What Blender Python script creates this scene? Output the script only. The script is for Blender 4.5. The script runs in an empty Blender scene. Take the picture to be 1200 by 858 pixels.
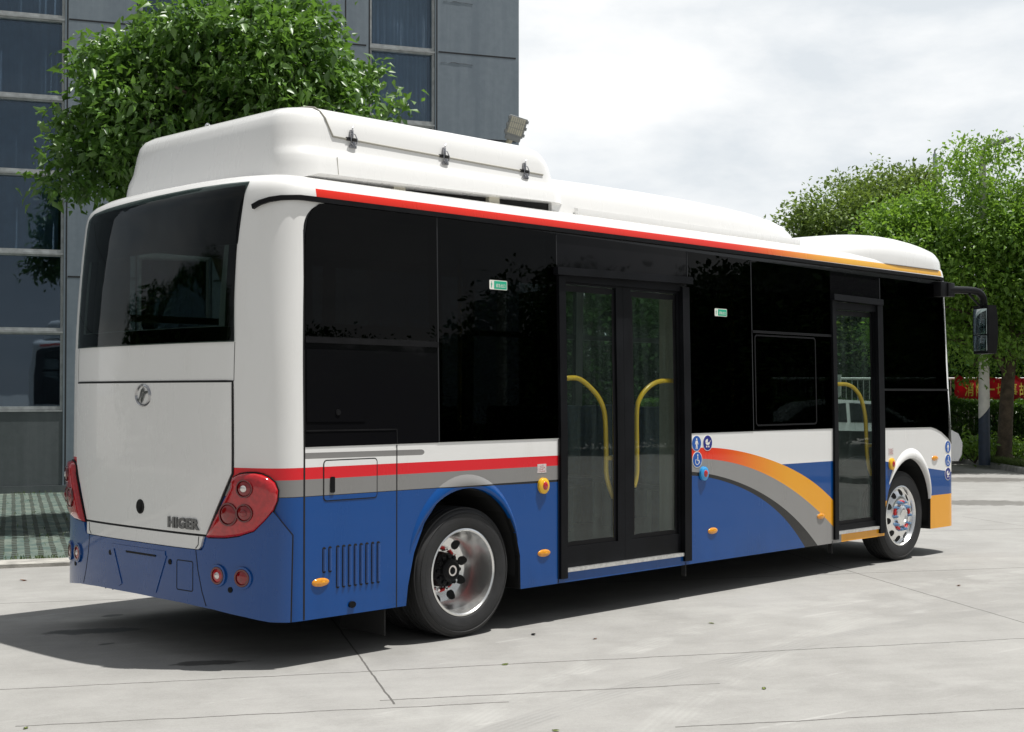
import bpy, bmesh, math, random
import numpy as np
from mathutils import Vector, Matrix, Euler

# ------------------------------------------------------------------ camera, world, sun, exposure
S = bpy.context.scene
COL = S.collection
CAM = np.array([-4.6236, -6.5928, 1.62])
YAW = math.radians(44.4); PITCH = math.radians(1.101)
FWH = np.array([math.cos(YAW), math.sin(YAW), 0.0])     # horizontal view direction
RT = np.array([math.sin(YAW), -math.cos(YAW), 0.0])
UPV = np.array([0, 0, 1.0])
cam_data = bpy.data.cameras.new("camera"); cam = bpy.data.objects.new("camera", cam_data)
COL.objects.link(cam); S.camera = cam
fw = FWH * math.cos(PITCH) + UPV * math.sin(PITCH); up = -FWH * math.sin(PITCH) + UPV * math.cos(PITCH)
cam.matrix_world = Matrix(((RT[0], up[0], -fw[0], CAM[0]), (RT[1], up[1], -fw[1], CAM[1]), (RT[2], up[2], -fw[2], CAM[2]), (0, 0, 0, 1)))
cam_data.sensor_width = 36; cam_data.lens = 1613.0 / 1200 * 36; cam_data.clip_end = 3000; cam_data.clip_start = .1

SUN_DIR = Vector((.23, -.22, 1.0)).normalized()
world = bpy.data.worlds.new("World"); S.world = world; world.use_nodes = True
wn = world.node_tree.nodes; wl = world.node_tree.links; wn.clear()
sky = wn.new('ShaderNodeTexSky'); sky.sky_type = 'NISHITA'; sky.sun_disc = False
sky.sun_elevation = math.asin(SUN_DIR.z); sky.sun_rotation = math.atan2(SUN_DIR.x, SUN_DIR.y)
sky.air_density = 1.2; sky.dust_density = 2.0
tc = wn.new('ShaderNodeTexCoord'); mp = wn.new('ShaderNodeMapping'); mp.inputs['Scale'].default_value = (1.0, 1.0, 2.6)
mp.inputs['Rotation'].default_value = (0, 0, .6)
nz = wn.new('ShaderNodeTexNoise'); nz.inputs['Scale'].default_value = 4.4; nz.inputs['Detail'].default_value = 9; nz.inputs['Roughness'].default_value = .55
nz.inputs['Distortion'].default_value = .12
cr = wn.new('ShaderNodeValToRGB'); cr.color_ramp.elements[0].position = .40; cr.color_ramp.elements[1].position = .60
cr.color_ramp.elements[0].color = (6.6, 7.0, 7.35, 1); cr.color_ramp.elements[1].color = (8.8, 8.9, 8.92, 1)
nz2 = wn.new('ShaderNodeTexNoise'); nz2.inputs['Scale'].default_value = 1.3; nz2.inputs['Detail'].default_value = 5
cr2 = wn.new('ShaderNodeValToRGB'); cr2.color_ramp.elements[0].position = .34; cr2.color_ramp.elements[1].position = .52
cr2.color_ramp.elements[0].color = (.55, .55, .55, 1); cr2.color_ramp.elements[1].color = (.97, .97, .97, 1)
mx = wn.new('ShaderNodeMix'); mx.data_type = 'RGBA'
bg = wn.new('ShaderNodeBackground'); bg.inputs['Strength'].default_value = .1
wo = wn.new('ShaderNodeOutputWorld')
wl.new(tc.outputs['Generated'], mp.inputs['Vector']); wl.new(mp.outputs[0], nz.inputs['Vector']); wl.new(mp.outputs[0], nz2.inputs['Vector'])
wl.new(nz.outputs[0], cr.inputs[0]); wl.new(nz2.outputs[0], cr2.inputs[0])
wl.new(cr2.outputs[0], mx.inputs[0]); wl.new(sky.outputs[0], mx.inputs[6]); wl.new(cr.outputs[0], mx.inputs[7])
dotn = wn.new('ShaderNodeVectorMath'); dotn.operation = 'DOT_PRODUCT'; dotn.inputs[1].default_value = (.714, .70, .0); wl.new(tc.outputs['Generated'], dotn.inputs[0])
mr = wn.new('ShaderNodeMapRange'); mr.interpolation_type = 'SMOOTHSTEP'; mr.inputs[1].default_value = -.15; mr.inputs[2].default_value = .65; mr.inputs[3].default_value = .41; mr.inputs[4].default_value = 1.0
wl.new(dotn.outputs['Value'], mr.inputs[0])
sc = wn.new('ShaderNodeVectorMath'); sc.operation = 'SCALE'; wl.new(mx.outputs[2], sc.inputs[0]); wl.new(mr.outputs[0], sc.inputs['Scale'])
wl.new(sc.outputs[0], bg.inputs['Color']); wl.new(bg.outputs[0], wo.inputs['Surface'])

sun_data = bpy.data.lights.new("sun", 'SUN'); sun_data.energy = 4.3; sun_data.angle = math.radians(.6); sun_data.color = (1.0, .98, .94)
sun = bpy.data.objects.new("sun", sun_data); COL.objects.link(sun); sun.location = (3, -3, 20)
sun.rotation_euler = (-SUN_DIR).to_track_quat('-Z', 'Y').to_euler()
S.view_settings.view_transform = 'Standard'; S.view_settings.look = 'None'
S.view_settings.exposure = 0.24; S.view_settings.gamma = 1.0; S.view_settings.use_curve_mapping = False
S.cycles.max_bounces = 10; S.cycles.transparent_max_bounces = 24; S.cycles.glossy_bounces = 5; S.cycles.transmission_bounces = 6

# ------------------------------------------------------------------ node helpers
class N:
    """a float socket with operators that make Math nodes"""
    def __init__(s, t, sock): s.t = t; s.k = sock
    def _m(s, op, *a):
        n = s.t.nodes.new('ShaderNodeMath'); n.operation = op
        for i, v in enumerate((s,) + a):
            if isinstance(v, N): s.t.links.new(v.k, n.inputs[i])
            else: n.inputs[i].default_value = v
        return N(s.t, n.outputs[0])
    def __add__(s, o): return s._m('ADD', o)
    __radd__ = __add__
    def __sub__(s, o): return s._m('SUBTRACT', o)
    def __rsub__(s, o): return (s * -1) + o
    def __mul__(s, o): return s._m('MULTIPLY', o)
    __rmul__ = __mul__
    def gt(s, o): return s._m('GREATER_THAN', o)
    def lt(s, o): return s._m('LESS_THAN', o)
    def abs(s): return s._m('ABSOLUTE')
    def fract(s): return s._m('FRACT')
    def floor(s): return s._m('FLOOR')
    def min(s, o): return s._m('MINIMUM', o)
    def max(s, o): return s._m('MAXIMUM', o)
    def pow(s, o): return s._m('POWER', o)
    def step(s, a, b):
        n = s.t.nodes.new('ShaderNodeMapRange'); n.interpolation_type = 'SMOOTHSTEP'
        s.t.links.new(s.k, n.inputs[0]); n.inputs[1].default_value = a; n.inputs[2].default_value = b
        return N(s.t, n.outputs[0])

def new_mat(name):
    m = bpy.data.materials.new(name); m.use_nodes = True
    t = m.node_tree; b = t.nodes['Principled BSDF']
    return m, t, b
def setp(b, **k):
    for a, v in k.items(): b.inputs[a.replace('_', ' ')].default_value = v
def c4(c): return (c[0], c[1], c[2], 1)
def coords(t, kind='Object'):
    n = t.nodes.new('ShaderNodeTexCoord'); return n.outputs[kind]
def xyz(t, sock):
    n = t.nodes.new('ShaderNodeSeparateXYZ'); t.links.new(sock, n.inputs[0])
    return [N(t, n.outputs[i]) for i in range(3)]
def noise(t, vec, scale, detail=4, rough=.5, dist=0, out=0):
    n = t.nodes.new('ShaderNodeTexNoise'); n.inputs['Scale'].default_value = scale; n.inputs['Detail'].default_value = detail
    n.inputs['Roughness'].default_value = rough; n.inputs['Distortion'].default_value = dist
    if vec is not None: t.links.new(vec, n.inputs['Vector'])
    return N(t, n.outputs[out])
def mapping(t, vec, scale=(1, 1, 1), rot=(0, 0, 0), loc=(0, 0, 0)):
    n = t.nodes.new('ShaderNodeMapping'); t.links.new(vec, n.inputs[0])
    n.inputs['Scale'].default_value = scale; n.inputs['Rotation'].default_value = rot; n.inputs['Location'].default_value = loc
    return n.outputs[0]
def mixc(t, fac, a, b):
    n = t.nodes.new('ShaderNodeMix'); n.data_type = 'RGBA'
    if isinstance(fac, N): t.links.new(fac.k, n.inputs[0])
    else: n.inputs[0].default_value = fac
    for i, v in ((6, a), (7, b)):
        if isinstance(v, (tuple, list)): n.inputs[i].default_value = c4(v)
        else: t.links.new(v, n.inputs[i])
    return n.outputs[2]
def bump(t, b, h, strength=.3, dist=.01):
    n = t.nodes.new('ShaderNodeBump'); n.inputs['Strength'].default_value = strength; n.inputs['Distance'].default_value = dist
    t.links.new(h.k, n.inputs['Height']); t.links.new(n.outputs[0], b.inputs['Normal'])
    return n
def simple(name, col, rough=.5, metal=0., coat=0., spec=.5, var=0., vscale=8., bumpy=0., bscale=60.):
    m, t, b = new_mat(name)
    setp(b, Roughness=rough, Metallic=metal); b.inputs['Base Color'].default_value = c4(col)
    b.inputs['Specular IOR Level'].default_value = spec
    b.inputs['Coat Weight'].default_value = coat; b.inputs['Coat Roughness'].default_value = .03
    if var or bumpy: co = coords(t)
    if var:
        n = noise(t, co, vscale, 6, .6)
        k = n.step(.3, .7)
        t.links.new(mixc(t, k, tuple(x * (1 - var) for x in col), tuple(min(1, x * (1 + var)) for x in col)), b.inputs['Base Color'])
        r = k * (var * .5) + (rough - var * .25); t.links.new(r.k, b.inputs['Roughness'])
    if bumpy: bump(t, b, noise(t, co, bscale, 5, .6), bumpy, .01)
    return m

# ------------------------------------------------------------------ object helpers
def thing(name, label, cat, loc=(0, 0, 0), group=None):
    o = bpy.data.objects.new(name, None); COL.objects.link(o); o.empty_display_size = .3
    o.location = loc; o['label'] = label; o['category'] = cat
    if group: o['group'] = group
    return o
def tag(o, label=None, cat=None, group=None, kind=None):
    if label: o['label'] = label
    if cat: o['category'] = cat
    if group: o['group'] = group
    if kind: o['kind'] = kind
    return o
def wloc(o):
    v = Vector((0, 0, 0))
    while o is not None: v = v + Vector(o.location); o = o.parent
    return v
def sharpen(bm, ang=.6):
    bm.normal_update()
    for f in bm.faces: f.smooth = True
    for e in bm.edges:
        if len(e.link_faces) == 2:
            if e.calc_face_angle(0) > ang: e.smooth = False
        else: e.smooth = False
def obj(name, bm, mat, parent=None, at=None, ang=.6, smooth=True):
    """link a bmesh given in world coordinates as ONE mesh object; its origin sits at its parent (or at `at`)"""
    if smooth: sharpen(bm, ang)
    me = bpy.data.meshes.new(name); 
    off = wloc(parent) if parent is not None else Vector(at if at is not None else (0, 0, 0))
    if off.length > 0: bmesh.ops.translate(bm, verts=bm.verts, vec=-off)
    bm.to_mesh(me); bm.free()
    for m in (mat if isinstance(mat, (list, tuple)) else [mat]): me.materials.append(m)
    o = bpy.data.objects.new(name, me); COL.objects.link(o)
    if parent is not None: o.parent = parent
    elif at is not None: o.location = at
    return o
def add_mesh(bm, verts, faces, mi=0):
    vs = [bm.verts.new(tuple(v)) for v in verts]
    for f in faces:
        try:
            fc = bm.faces.new([vs[i] for i in f]); fc.material_index = mi
        except ValueError: pass
    return vs
def box(bm, x0, x1, y0, y1, z0, z1, bev=0., M=None, mi=0):
    b = bmesh.new(); bmesh.ops.create_cube(b, size=1)
    for v in b.verts: v.co = Vector(((x0 + x1) / 2 + v.co.x * (x1 - x0), (y0 + y1) / 2 + v.co.y * (y1 - y0), (z0 + z1) / 2 + v.co.z * (z1 - z0)))
    if bev: bmesh.ops.bevel(b, geom=b.edges[:], offset=bev, segments=2, affect='EDGES', profile=.6)
    if M is not None: bmesh.ops.transform(b, matrix=M, verts=b.verts)
    merge(bm, b, mi)
def merge(bm, b, mi=0):
    off = len(bm.verts); b.verts.index_update()
    vs = [bm.verts.new(v.co) for v in b.verts]
    for f in b.faces:
        n = bm.faces.new([vs[v.index] for v in f.verts]); n.material_index = mi
    b.free()
def tube(bm, pts, r, seg=10, cap=True, mi=0):
    pts = [Vector(p) for p in pts]; n = len(pts)
    rs = r if isinstance(r, (list, tuple)) else [r] * n
    rings = []; ref = None
    for i, p in enumerate(pts):
        d = (pts[min(i + 1, n - 1)] - pts[max(i - 1, 0)]).normalized()
        if ref is None:
            ref = Vector((0, 0, 1)) if abs(d.z) < .9 else Vector((1, 0, 0))
        a = (ref - d * ref.dot(d)).normalized(); b = d.cross(a); ref = a
        rings.append([bm.verts.new(p + (a * math.cos(2 * math.pi * k / seg) + b * math.sin(2 * math.pi * k / seg)) * rs[i]) for k in range(seg)])
    for i in range(n - 1):
        for k in range(seg):
            f = bm.faces.new([rings[i][k], rings[i][(k + 1) % seg], rings[i + 1][(k + 1) % seg], rings[i + 1][k]]); f.material_index = mi
    if cap:
        bm.faces.new(rings[0][::-1]).material_index = mi; bm.faces.new(rings[-1]).material_index = mi
def smooth_path(pts, n=6):
    pts = [np.array(p, float) for p in pts]; out = []
    for i in range(len(pts) - 1):
        p0 = pts[max(i - 1, 0)]; p1 = pts[i]; p2 = pts[i + 1]; p3 = pts[min(i + 2, len(pts) - 1)]
        for k in range(n):
            s = k / n
            out.append(.5 * ((2 * p1) + (-p0 + p2) * s + (2 * p0 - 5 * p1 + 4 * p2 - p3) * s * s + (-p0 + 3 * p1 - 3 * p2 + p3) * s ** 3))
    out.append(pts[-1]); return out
def lathe(bm, prof, M, seg=48, mi=0, close=False):
    """prof: (radius, axial) list; axis is local Y of M"""
    rings = []
    for r, a in prof:
        rings.append([bm.verts.new(M @ Vector((r * math.cos(2 * math.pi * k / seg), a, r * math.sin(2 * math.pi * k / seg)))) for k in range(seg)])
    m = len(rings)
    for i in range(m if close else m - 1):
        A = rings[i]; B = rings[(i + 1) % m]
        for k in range(seg):
            bm.faces.new([A[k], A[(k + 1) % seg], B[(k + 1) % seg], B[k]]).material_index = mi
    bmesh.ops.recalc_face_normals(bm, faces=bm.faces[:])
def prism(bm, poly, f0, f1, mi=0):
    """closed prism of a simple polygon; f0/f1 map a 2-D point to 3-D"""
    a = [bm.verts.new(tuple(f0(p))) for p in poly]; b = [bm.verts.new(tuple(f1(p))) for p in poly]
    n = len(poly)
    bm.faces.new(a).material_index = mi; bm.faces.new(b[::-1]).material_index = mi
    for i in range(n): bm.faces.new([a[i], b[i], b[(i + 1) % n], a[(i + 1) % n]]).material_index = mi
    bmesh.ops.recalc_face_normals(bm, faces=bm.faces[:])
def boolean(o, cutters, op='DIFFERENCE', keep=False):
    for c in cutters:
        m = o.modifiers.new('b', 'BOOLEAN'); m.operation = op; m.object = c; m.solver = 'EXACT'
        try: m.material_mode = 'TRANSFER'
        except Exception: pass
    dg = bpy.context.evaluated_depsgraph_get(); dg.update()
    me = bpy.data.meshes.new_from_object(o.evaluated_get(dg))
    o.modifiers.clear(); old = o.data; o.data = me; bpy.data.meshes.remove(old)
    for c in cutters:
        if not keep:
            d = c.data; bpy.data.objects.remove(c); bpy.data.meshes.remove(d)
def resharp(o, ang=.6):
    bm = bmesh.new(); bm.from_mesh(o.data); sharpen(bm, ang); bm.to_mesh(o.data); bm.free()
def circle(cx, cy, rx, ry=None, n=28, a0=0):
    ry = ry or rx
    return [(cx + rx * math.cos(a0 + 2 * math.pi * k / n), cy + ry * math.sin(a0 + 2 * math.pi * k / n)) for k in range(n)]
def text_mesh(txt, size, bold=0., shear=0., space=1.0):
    """verts (2-D) and faces of a word in the built-in font, left-bottom at 0,0"""
    cu = bpy.data.curves.new('txt', 'FONT'); cu.body = txt; cu.size = size; cu.offset = bold; cu.shear = shear; cu.space_character = space
    cu.resolution_u = 3
    o = bpy.data.objects.new('txt', cu); COL.objects.link(o)
    dg = bpy.context.evaluated_depsgraph_get(); dg.update()
    me = bpy.data.meshes.new_from_object(o.evaluated_get(dg))
    v = [(p.co.x, p.co.y) for p in me.vertices]; f = [list(p.vertices) for p in me.polygons]
    bpy.data.objects.remove(o); bpy.data.curves.remove(cu); bpy.data.meshes.remove(me)
    x0 = min(a for a, b in v); y0 = min(b for a, b in v)
    v = [(a - x0, b - y0) for a, b in v]
    return v, f, max(a for a, b in v), max(b for a, b in v)

# ------------------------------------------------------------------ the bus: one mapping (u along the plan outline, z up, d outward)
W2 = 1.25; BL = 8.75; RR = .35; RF = .35; NS = 2.8
def _half(r, n=160):
    out = []
    for i in range(n + 1):
        a = (math.pi / 2) * i / n
        out.append((r * (1 - max(math.cos(a), 0) ** (2 / NS)), W2 * math.sin(a) ** (2 / NS)))
    return np.array(out)
_RE = _half(RR); _FR = np.array([(BL - x, t) for x, t in _half(RF)[::-1]])
PLAN = np.vstack([_RE, _FR]); US = np.concatenate([[0], np.cumsum(np.hypot(np.diff(PLAN[:, 0]), np.diff(PLAN[:, 1])))])
UC = US[160]; UF = US[161]; UMAX = US[-1]
def plan(u):
    a = abs(u); s = 1 if u >= 0 else -1
    return float(np.interp(a, US, PLAN[:, 0])), s * float(np.interp(a, US, PLAN[:, 1]))
def ux(X): return UC + (X - RR)
INS = [(2.80, 0), (2.85, .010), (2.88, .03), (2.91, .075), (2.94, .17), (2.958, .32), (2.97, .5), (2.98, .75)]
def ins(z): return float(np.interp(z, [a for a, b in INS], [b for a, b in INS]))
def surf0(u, z):
    X, t = plan(u); i = ins(z)
    rr = 0 if z < 1.7 else .10 * ((z - 1.7) / 1.15) ** 2
    rf = 0 if z < 1.1 else .15 * (z - 1.1) / 1.7
    tm = 0 if z < 1.25 else .026 * (z - 1.25) / 1.5
    wr = max(0, 1 - X / .6); wf = max(0, (X - (BL - .7)) / .7)
    Xn = X + rr * wr - rf * wf
    t = t * (1 - tm / W2)
    if i: t = t * (1 - i / W2); Xn = Xn + i * (1 - Xn / (BL / 2)) * (.35 if Xn < BL / 2 else .6)
    return np.array([Xn, W2 - t, z])
def surf(u, z, d=0.):
    p = surf0(u, z)
    if d:
        a = surf0(u + .004, z) - surf0(u - .004, z)
        n = np.array([a[1], -a[0], 0.]); n /= (np.linalg.norm(n) + 1e-12)
        p = p + n * d
    return p
def patch(bm, poly, d0, d1, mi=0, res=.05, zres=.12):
    """solid sheet of outline poly [(u,z)] lying on the bus skin from depth d0 to d1 (d1 outside)"""
    b = bmesh.new()
    f = b.faces.new([b.verts.new((p[0], p[1], 0)) for p in poly])
    if f.normal.z < 0: f.normal_flip()
    us = [p[0] for p in poly]; zs = [p[1] for p in poly]
    def cut(axis, vals):
        for v in vals:
            co = [0, 0, 0]; co[axis] = v; no = [0, 0, 0]; no[axis] = 1
            bmesh.ops.bisect_plane(b, geom=b.verts[:] + b.edges[:] + b.faces[:], plane_co=co, plane_no=no, dist=1e-5)
    curved = [v for v in np.arange(-UMAX, UMAX, res) if min(us) + .003 < v < max(us) - .003 and (abs(v) < UC + .02 or abs(v) > UF - .03)]
    curved += [v for v in (UC, -UC, UF, -UF, ux(.6), -ux(.6), ux(BL - .7), -ux(BL - .7)) if min(us) + .003 < v < max(us) - .003]
    cut(0, curved)
    zz = [z for z in (1.1, 1.25) if min(zs) < z < max(zs)]
    if min(us) < ux(.6) and max(zs) > 1.7: zz += [v for v in np.arange(1.7, 2.97, zres) if min(zs) < v < max(zs)]
    if max(zs) > 2.8: zz += [v for v in (2.8, 2.83, 2.85, 2.865, 2.88, 2.895, 2.91, 2.925, 2.94, 2.958) if min(zs) < v < max(zs)]
    cut(1, zz)
    top = {}; bot = {}
    for v in b.verts:
        top[v] = bm.verts.new(tuple(surf(v.co.x, v.co.y, d1))); bot[v] = bm.verts.new(tuple(surf(v.co.x, v.co.y, d0)))
    for f in b.faces:
        bm.faces.new([top[v] for v in f.verts]).material_index = mi
        bm.faces.new([bot[v] for v in reversed(f.verts)]).material_index = mi
    for e in b.edges:
        if len(e.link_faces) == 1:
            l = e.link_loops[0]; a, c = l.vert, l.link_loop_next.vert
            bm.faces.new([top[a], bot[a], bot[c], top[c]]).material_index = mi
    b.free()
    bmesh.ops.recalc_face_normals(bm, faces=bm.faces[:])
def decal(bm, verts, faces, d0, d1, mi=0):
    """prism of a flat mesh [(u,z)] on the skin"""
    top = [bm.verts.new(tuple(surf(u, z, d1))) for u, z in verts]; bot = [bm.verts.new(tuple(surf(u, z, d0))) for u, z in verts]
    cnt = {}
    for f in faces:
        for i in range(len(f)):
            k = (f[i], f[(i + 1) % len(f)]); cnt[k] = cnt.get(k, 0) + 1
    for f in faces:
        try:
            bm.faces.new([top[i] for i in f]).material_index = mi; bm.faces.new([bot[i] for i in reversed(f)]).material_index = mi
        except ValueError: pass
    for (a, b) in cnt:
        if (b, a) not in cnt:
            try: bm.faces.new([top[a], bot[a], bot[b], top[b]]).material_index = mi
            except ValueError: pass
def ribbon(bm, pts, w, d0=-.004, d1=.0015, closed=False, mi=0, step=.06):
    """thin line of width w along a polyline [(u,z)] on the skin"""
    P = []
    n = len(pts)
    for i in range(n if closed else n - 1):
        a = np.array(pts[i]); b = np.array(pts[(i + 1) % n]); k = max(1, int(np.linalg.norm(b - a) / step))
        for j in range(k): P.append(a + (b - a) * j / k)
    if not closed: P.append(np.array(pts[-1]))
    m = len(P); L_, R_ = [], []
    for i in range(m):
        a = P[(i - 1) % m] if (closed or i > 0) else P[i]; b = P[(i + 1) % m] if (closed or i < m - 1) else P[i]
        t = b - a; t = t / (np.linalg.norm(t) + 1e-9); nn = np.array([-t[1], t[0]]) * w / 2
        L_.append(P[i] + nn); R_.append(P[i] - nn)
    V = [[bm.verts.new(tuple(surf(q[0], q[1], d))) for q in (L_[i], R_[i]) for d in (d1, d0)] for i in range(m)]
    for i in range(m if closed else m - 1):
        A = V[i]; B = V[(i + 1) % m]
        for q in ((0, 2, 2, 0), (2, 3, 3, 2), (1, 0, 0, 1)):
            bm.faces.new([A[q[0]], A[q[1]], B[q[1]], B[q[0]]]).material_index = mi
    if not closed:
        bm.faces.new([V[0][0], V[0][2], V[0][3], V[0][1]]).material_index = mi
        bm.faces.new([V[-1][0], V[-1][1], V[-1][3], V[-1][2]]).material_index = mi
    bmesh.ops.recalc_face_normals(bm, faces=bm.faces[:])
def rrect(u0, u1, z0, z1, r, n=4):
    out = []
    for cx, cy, a in ((u1 - r, z1 - r, 0), (u0 + r, z1 - r, 90), (u0 + r, z0 + r, 180), (u1 - r, z0 + r, 270)):
        for k in range(n + 1):
            t = math.radians(a + 90 * k / n); out.append((cx + r * math.cos(t), cy + r * math.sin(t)))
    return out
def X2(pts): return [(ux(x), z) for x, z in pts]
def mir(pts): return [(-u, z) for u, z in pts][::-1]

# ------------------------------------------------------------------ bus materials
WHITE = (.82, .815, .80); BLUE = (.001, .062, .26); RED = (.72, .012, .022); GREY = (.24, .235, .23); YEL = (.84, .37, .014)
def paint(name, col, rough=.28, coat=.45, dirt=.06):
    m, t, b = new_mat(name); co = coords(t)
    n = noise(t, mapping(t, co, (1, 1, .35)), 5, 7, .65)
    f = n.step(.5, .85) * dirt * 2
    t.links.new(mixc(t, f, col, tuple(c * .85 + .008 for c in col)), b.inputs['Base Color'])
    r = n * .12 + (rough - .06); t.links.new(r.k, b.inputs['Roughness'])
    setp(b, Coat_Weight=coat, Coat_Roughness=.025); b.inputs['Specular IOR Level'].default_value = .4
    h = noise(t, co, 2.2, 2, .5); bump(t, b, h, .05, .02)
    return m
M_white = paint('white_paint', WHITE); M_blue = paint('blue_paint', BLUE); M_yellowp = paint('yellow_paint', YEL)
M_black = simple('black_plastic', (.006, .006, .007), .48, spec=.15, var=.25, bumpy=.15, bscale=180)
M_frame = simple('door_frame_black', (.006, .0065, .008), .48, spec=.12, var=.3, vscale=3, bumpy=.1, bscale=40)
M_under = simple('underbody', (.012, .012, .012), .85)
M_seam = simple('seam_gap', (.006, .006, .006), .8)
M_inner = simple('cabin_lining', (.20, .20, .19), .7, var=.1)
M_alu = simple('brushed_aluminium', (.70, .70, .69), .35, .9, var=.15, vscale=30)
M_chrome = simple('chrome', (.86, .86, .87), .12, 1.0, var=.04, vscale=14)
M_steel = simple('latch_steel', (.35, .35, .37), .3, 1.0, var=.2, vscale=40)
M_yellow = simple('yellow_handrail', (.88, .50, .015), .3, coat=.3)
M_redlens = None
def schlick(t, nrm, r0, boost=1.):
    """mirror share of a pane, the same from both faces"""
    g = t.nodes.new('ShaderNodeNewGeometry'); d = t.nodes.new('ShaderNodeVectorMath'); d.operation = 'DOT_PRODUCT'
    t.links.new(g.outputs['Incoming'], d.inputs[0]); t.links.new(nrm, d.inputs[1])
    c = N(t, d.outputs['Value']).abs().min(1.)
    return ((1. - c).pow(5.0) * (1 - r0) + r0) * boost
def glass(name, tint, spec=1.0, wav=.02, rough=0., scale=1.3, dust=None):
    m, t, b = new_mat(name); t.nodes.remove(b)
    out = t.nodes['Material Output']; co = coords(t)
    tr = t.nodes.new('ShaderNodeBsdfTransparent'); tr.inputs[0].default_value = c4(tint)
    gl = t.nodes.new('ShaderNodeBsdfGlossy'); gl.inputs['Roughness'].default_value = rough; gl.inputs[0].default_value = (spec, spec, spec, 1)
    bp = t.nodes.new('ShaderNodeBump'); bp.inputs['Strength'].default_value = wav; bp.inputs['Distance'].default_value = .05
    t.links.new(noise(t, co, scale, 2, .4).k, bp.inputs['Height'])
    t.links.new(bp.outputs[0], gl.inputs['Normal'])
    mx = t.nodes.new('ShaderNodeMixShader'); t.links.new(schlick(t, bp.outputs[0], .035).k, mx.inputs[0]); t.links.new(tr.outputs[0], mx.inputs[1]); t.links.new(gl.outputs[0], mx.inputs[2])
    if dust:                              # rain-streaked film of dust on the pane
        df = t.nodes.new('ShaderNodeBsdfDiffuse'); df.inputs[0].default_value = c4(dust); k = noise(t, mapping(t, co, (14, 14, .6)), 1.0, 5, .6).step(.35, .75) * .07 + .02
        m2 = t.nodes.new('ShaderNodeMixShader'); t.links.new(k.k, m2.inputs[0]); t.links.new(mx.outputs[0], m2.inputs[1]); t.links.new(df.outputs[0], m2.inputs[2]); mx = m2
    t.links.new(mx.outputs[0], out.inputs[0])
    return m
M_tint = glass('tinted_window_glass', (.13, .14, .145), .5, .05)
M_rearglass = glass('rear_window_glass', (.42, .47, .46), .6, .14, 0, 2.2)
M_farglass = glass('far_side_glass', (.70, .74, .73), .5)
M_door = glass('door_glass', (.90, .955, .935), .9, .03, dust=(.16, .21, .195))
M_screen = glass('windscreen_glass', (.8, .85, .83), .8)
def black_gloss():
    m, t, b = new_mat('black_gloss_panel'); b.inputs['Base Color'].default_value = (.006, .006, .007, 1)
    setp(b, Roughness=.03); b.inputs['Specular IOR Level'].default_value = .16
    bump(t, b, noise(t, coords(t), 1.6, 2, .4), .06, .05); return m
M_gloss = black_gloss()
def lens(name, col, rough=.12):
    m, t, b = new_mat(name); co = coords(t)
    n = noise(t, co, 40, 3, .5)
    t.links.new(mixc(t, n.step(.3, .7), tuple(c * .75 for c in col), col), b.inputs['Base Color'])
    setp(b, Roughness=rough, Coat_Weight=.8, Coat_Roughness=.02); return m
M_redlens = lens('red_lens', (.50, .012, .018)); M_reddeep = lens('red_deep_lens', (.26, .003, .006)); M_reddark = lens('red_bezel', (.13, .003, .006), .2)
M_amber = lens('amber_lens', (.85, .33, .01)); M_clear = simple('clear_lens', (.75, .7, .68), .1, .6, coat=.5)

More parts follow.
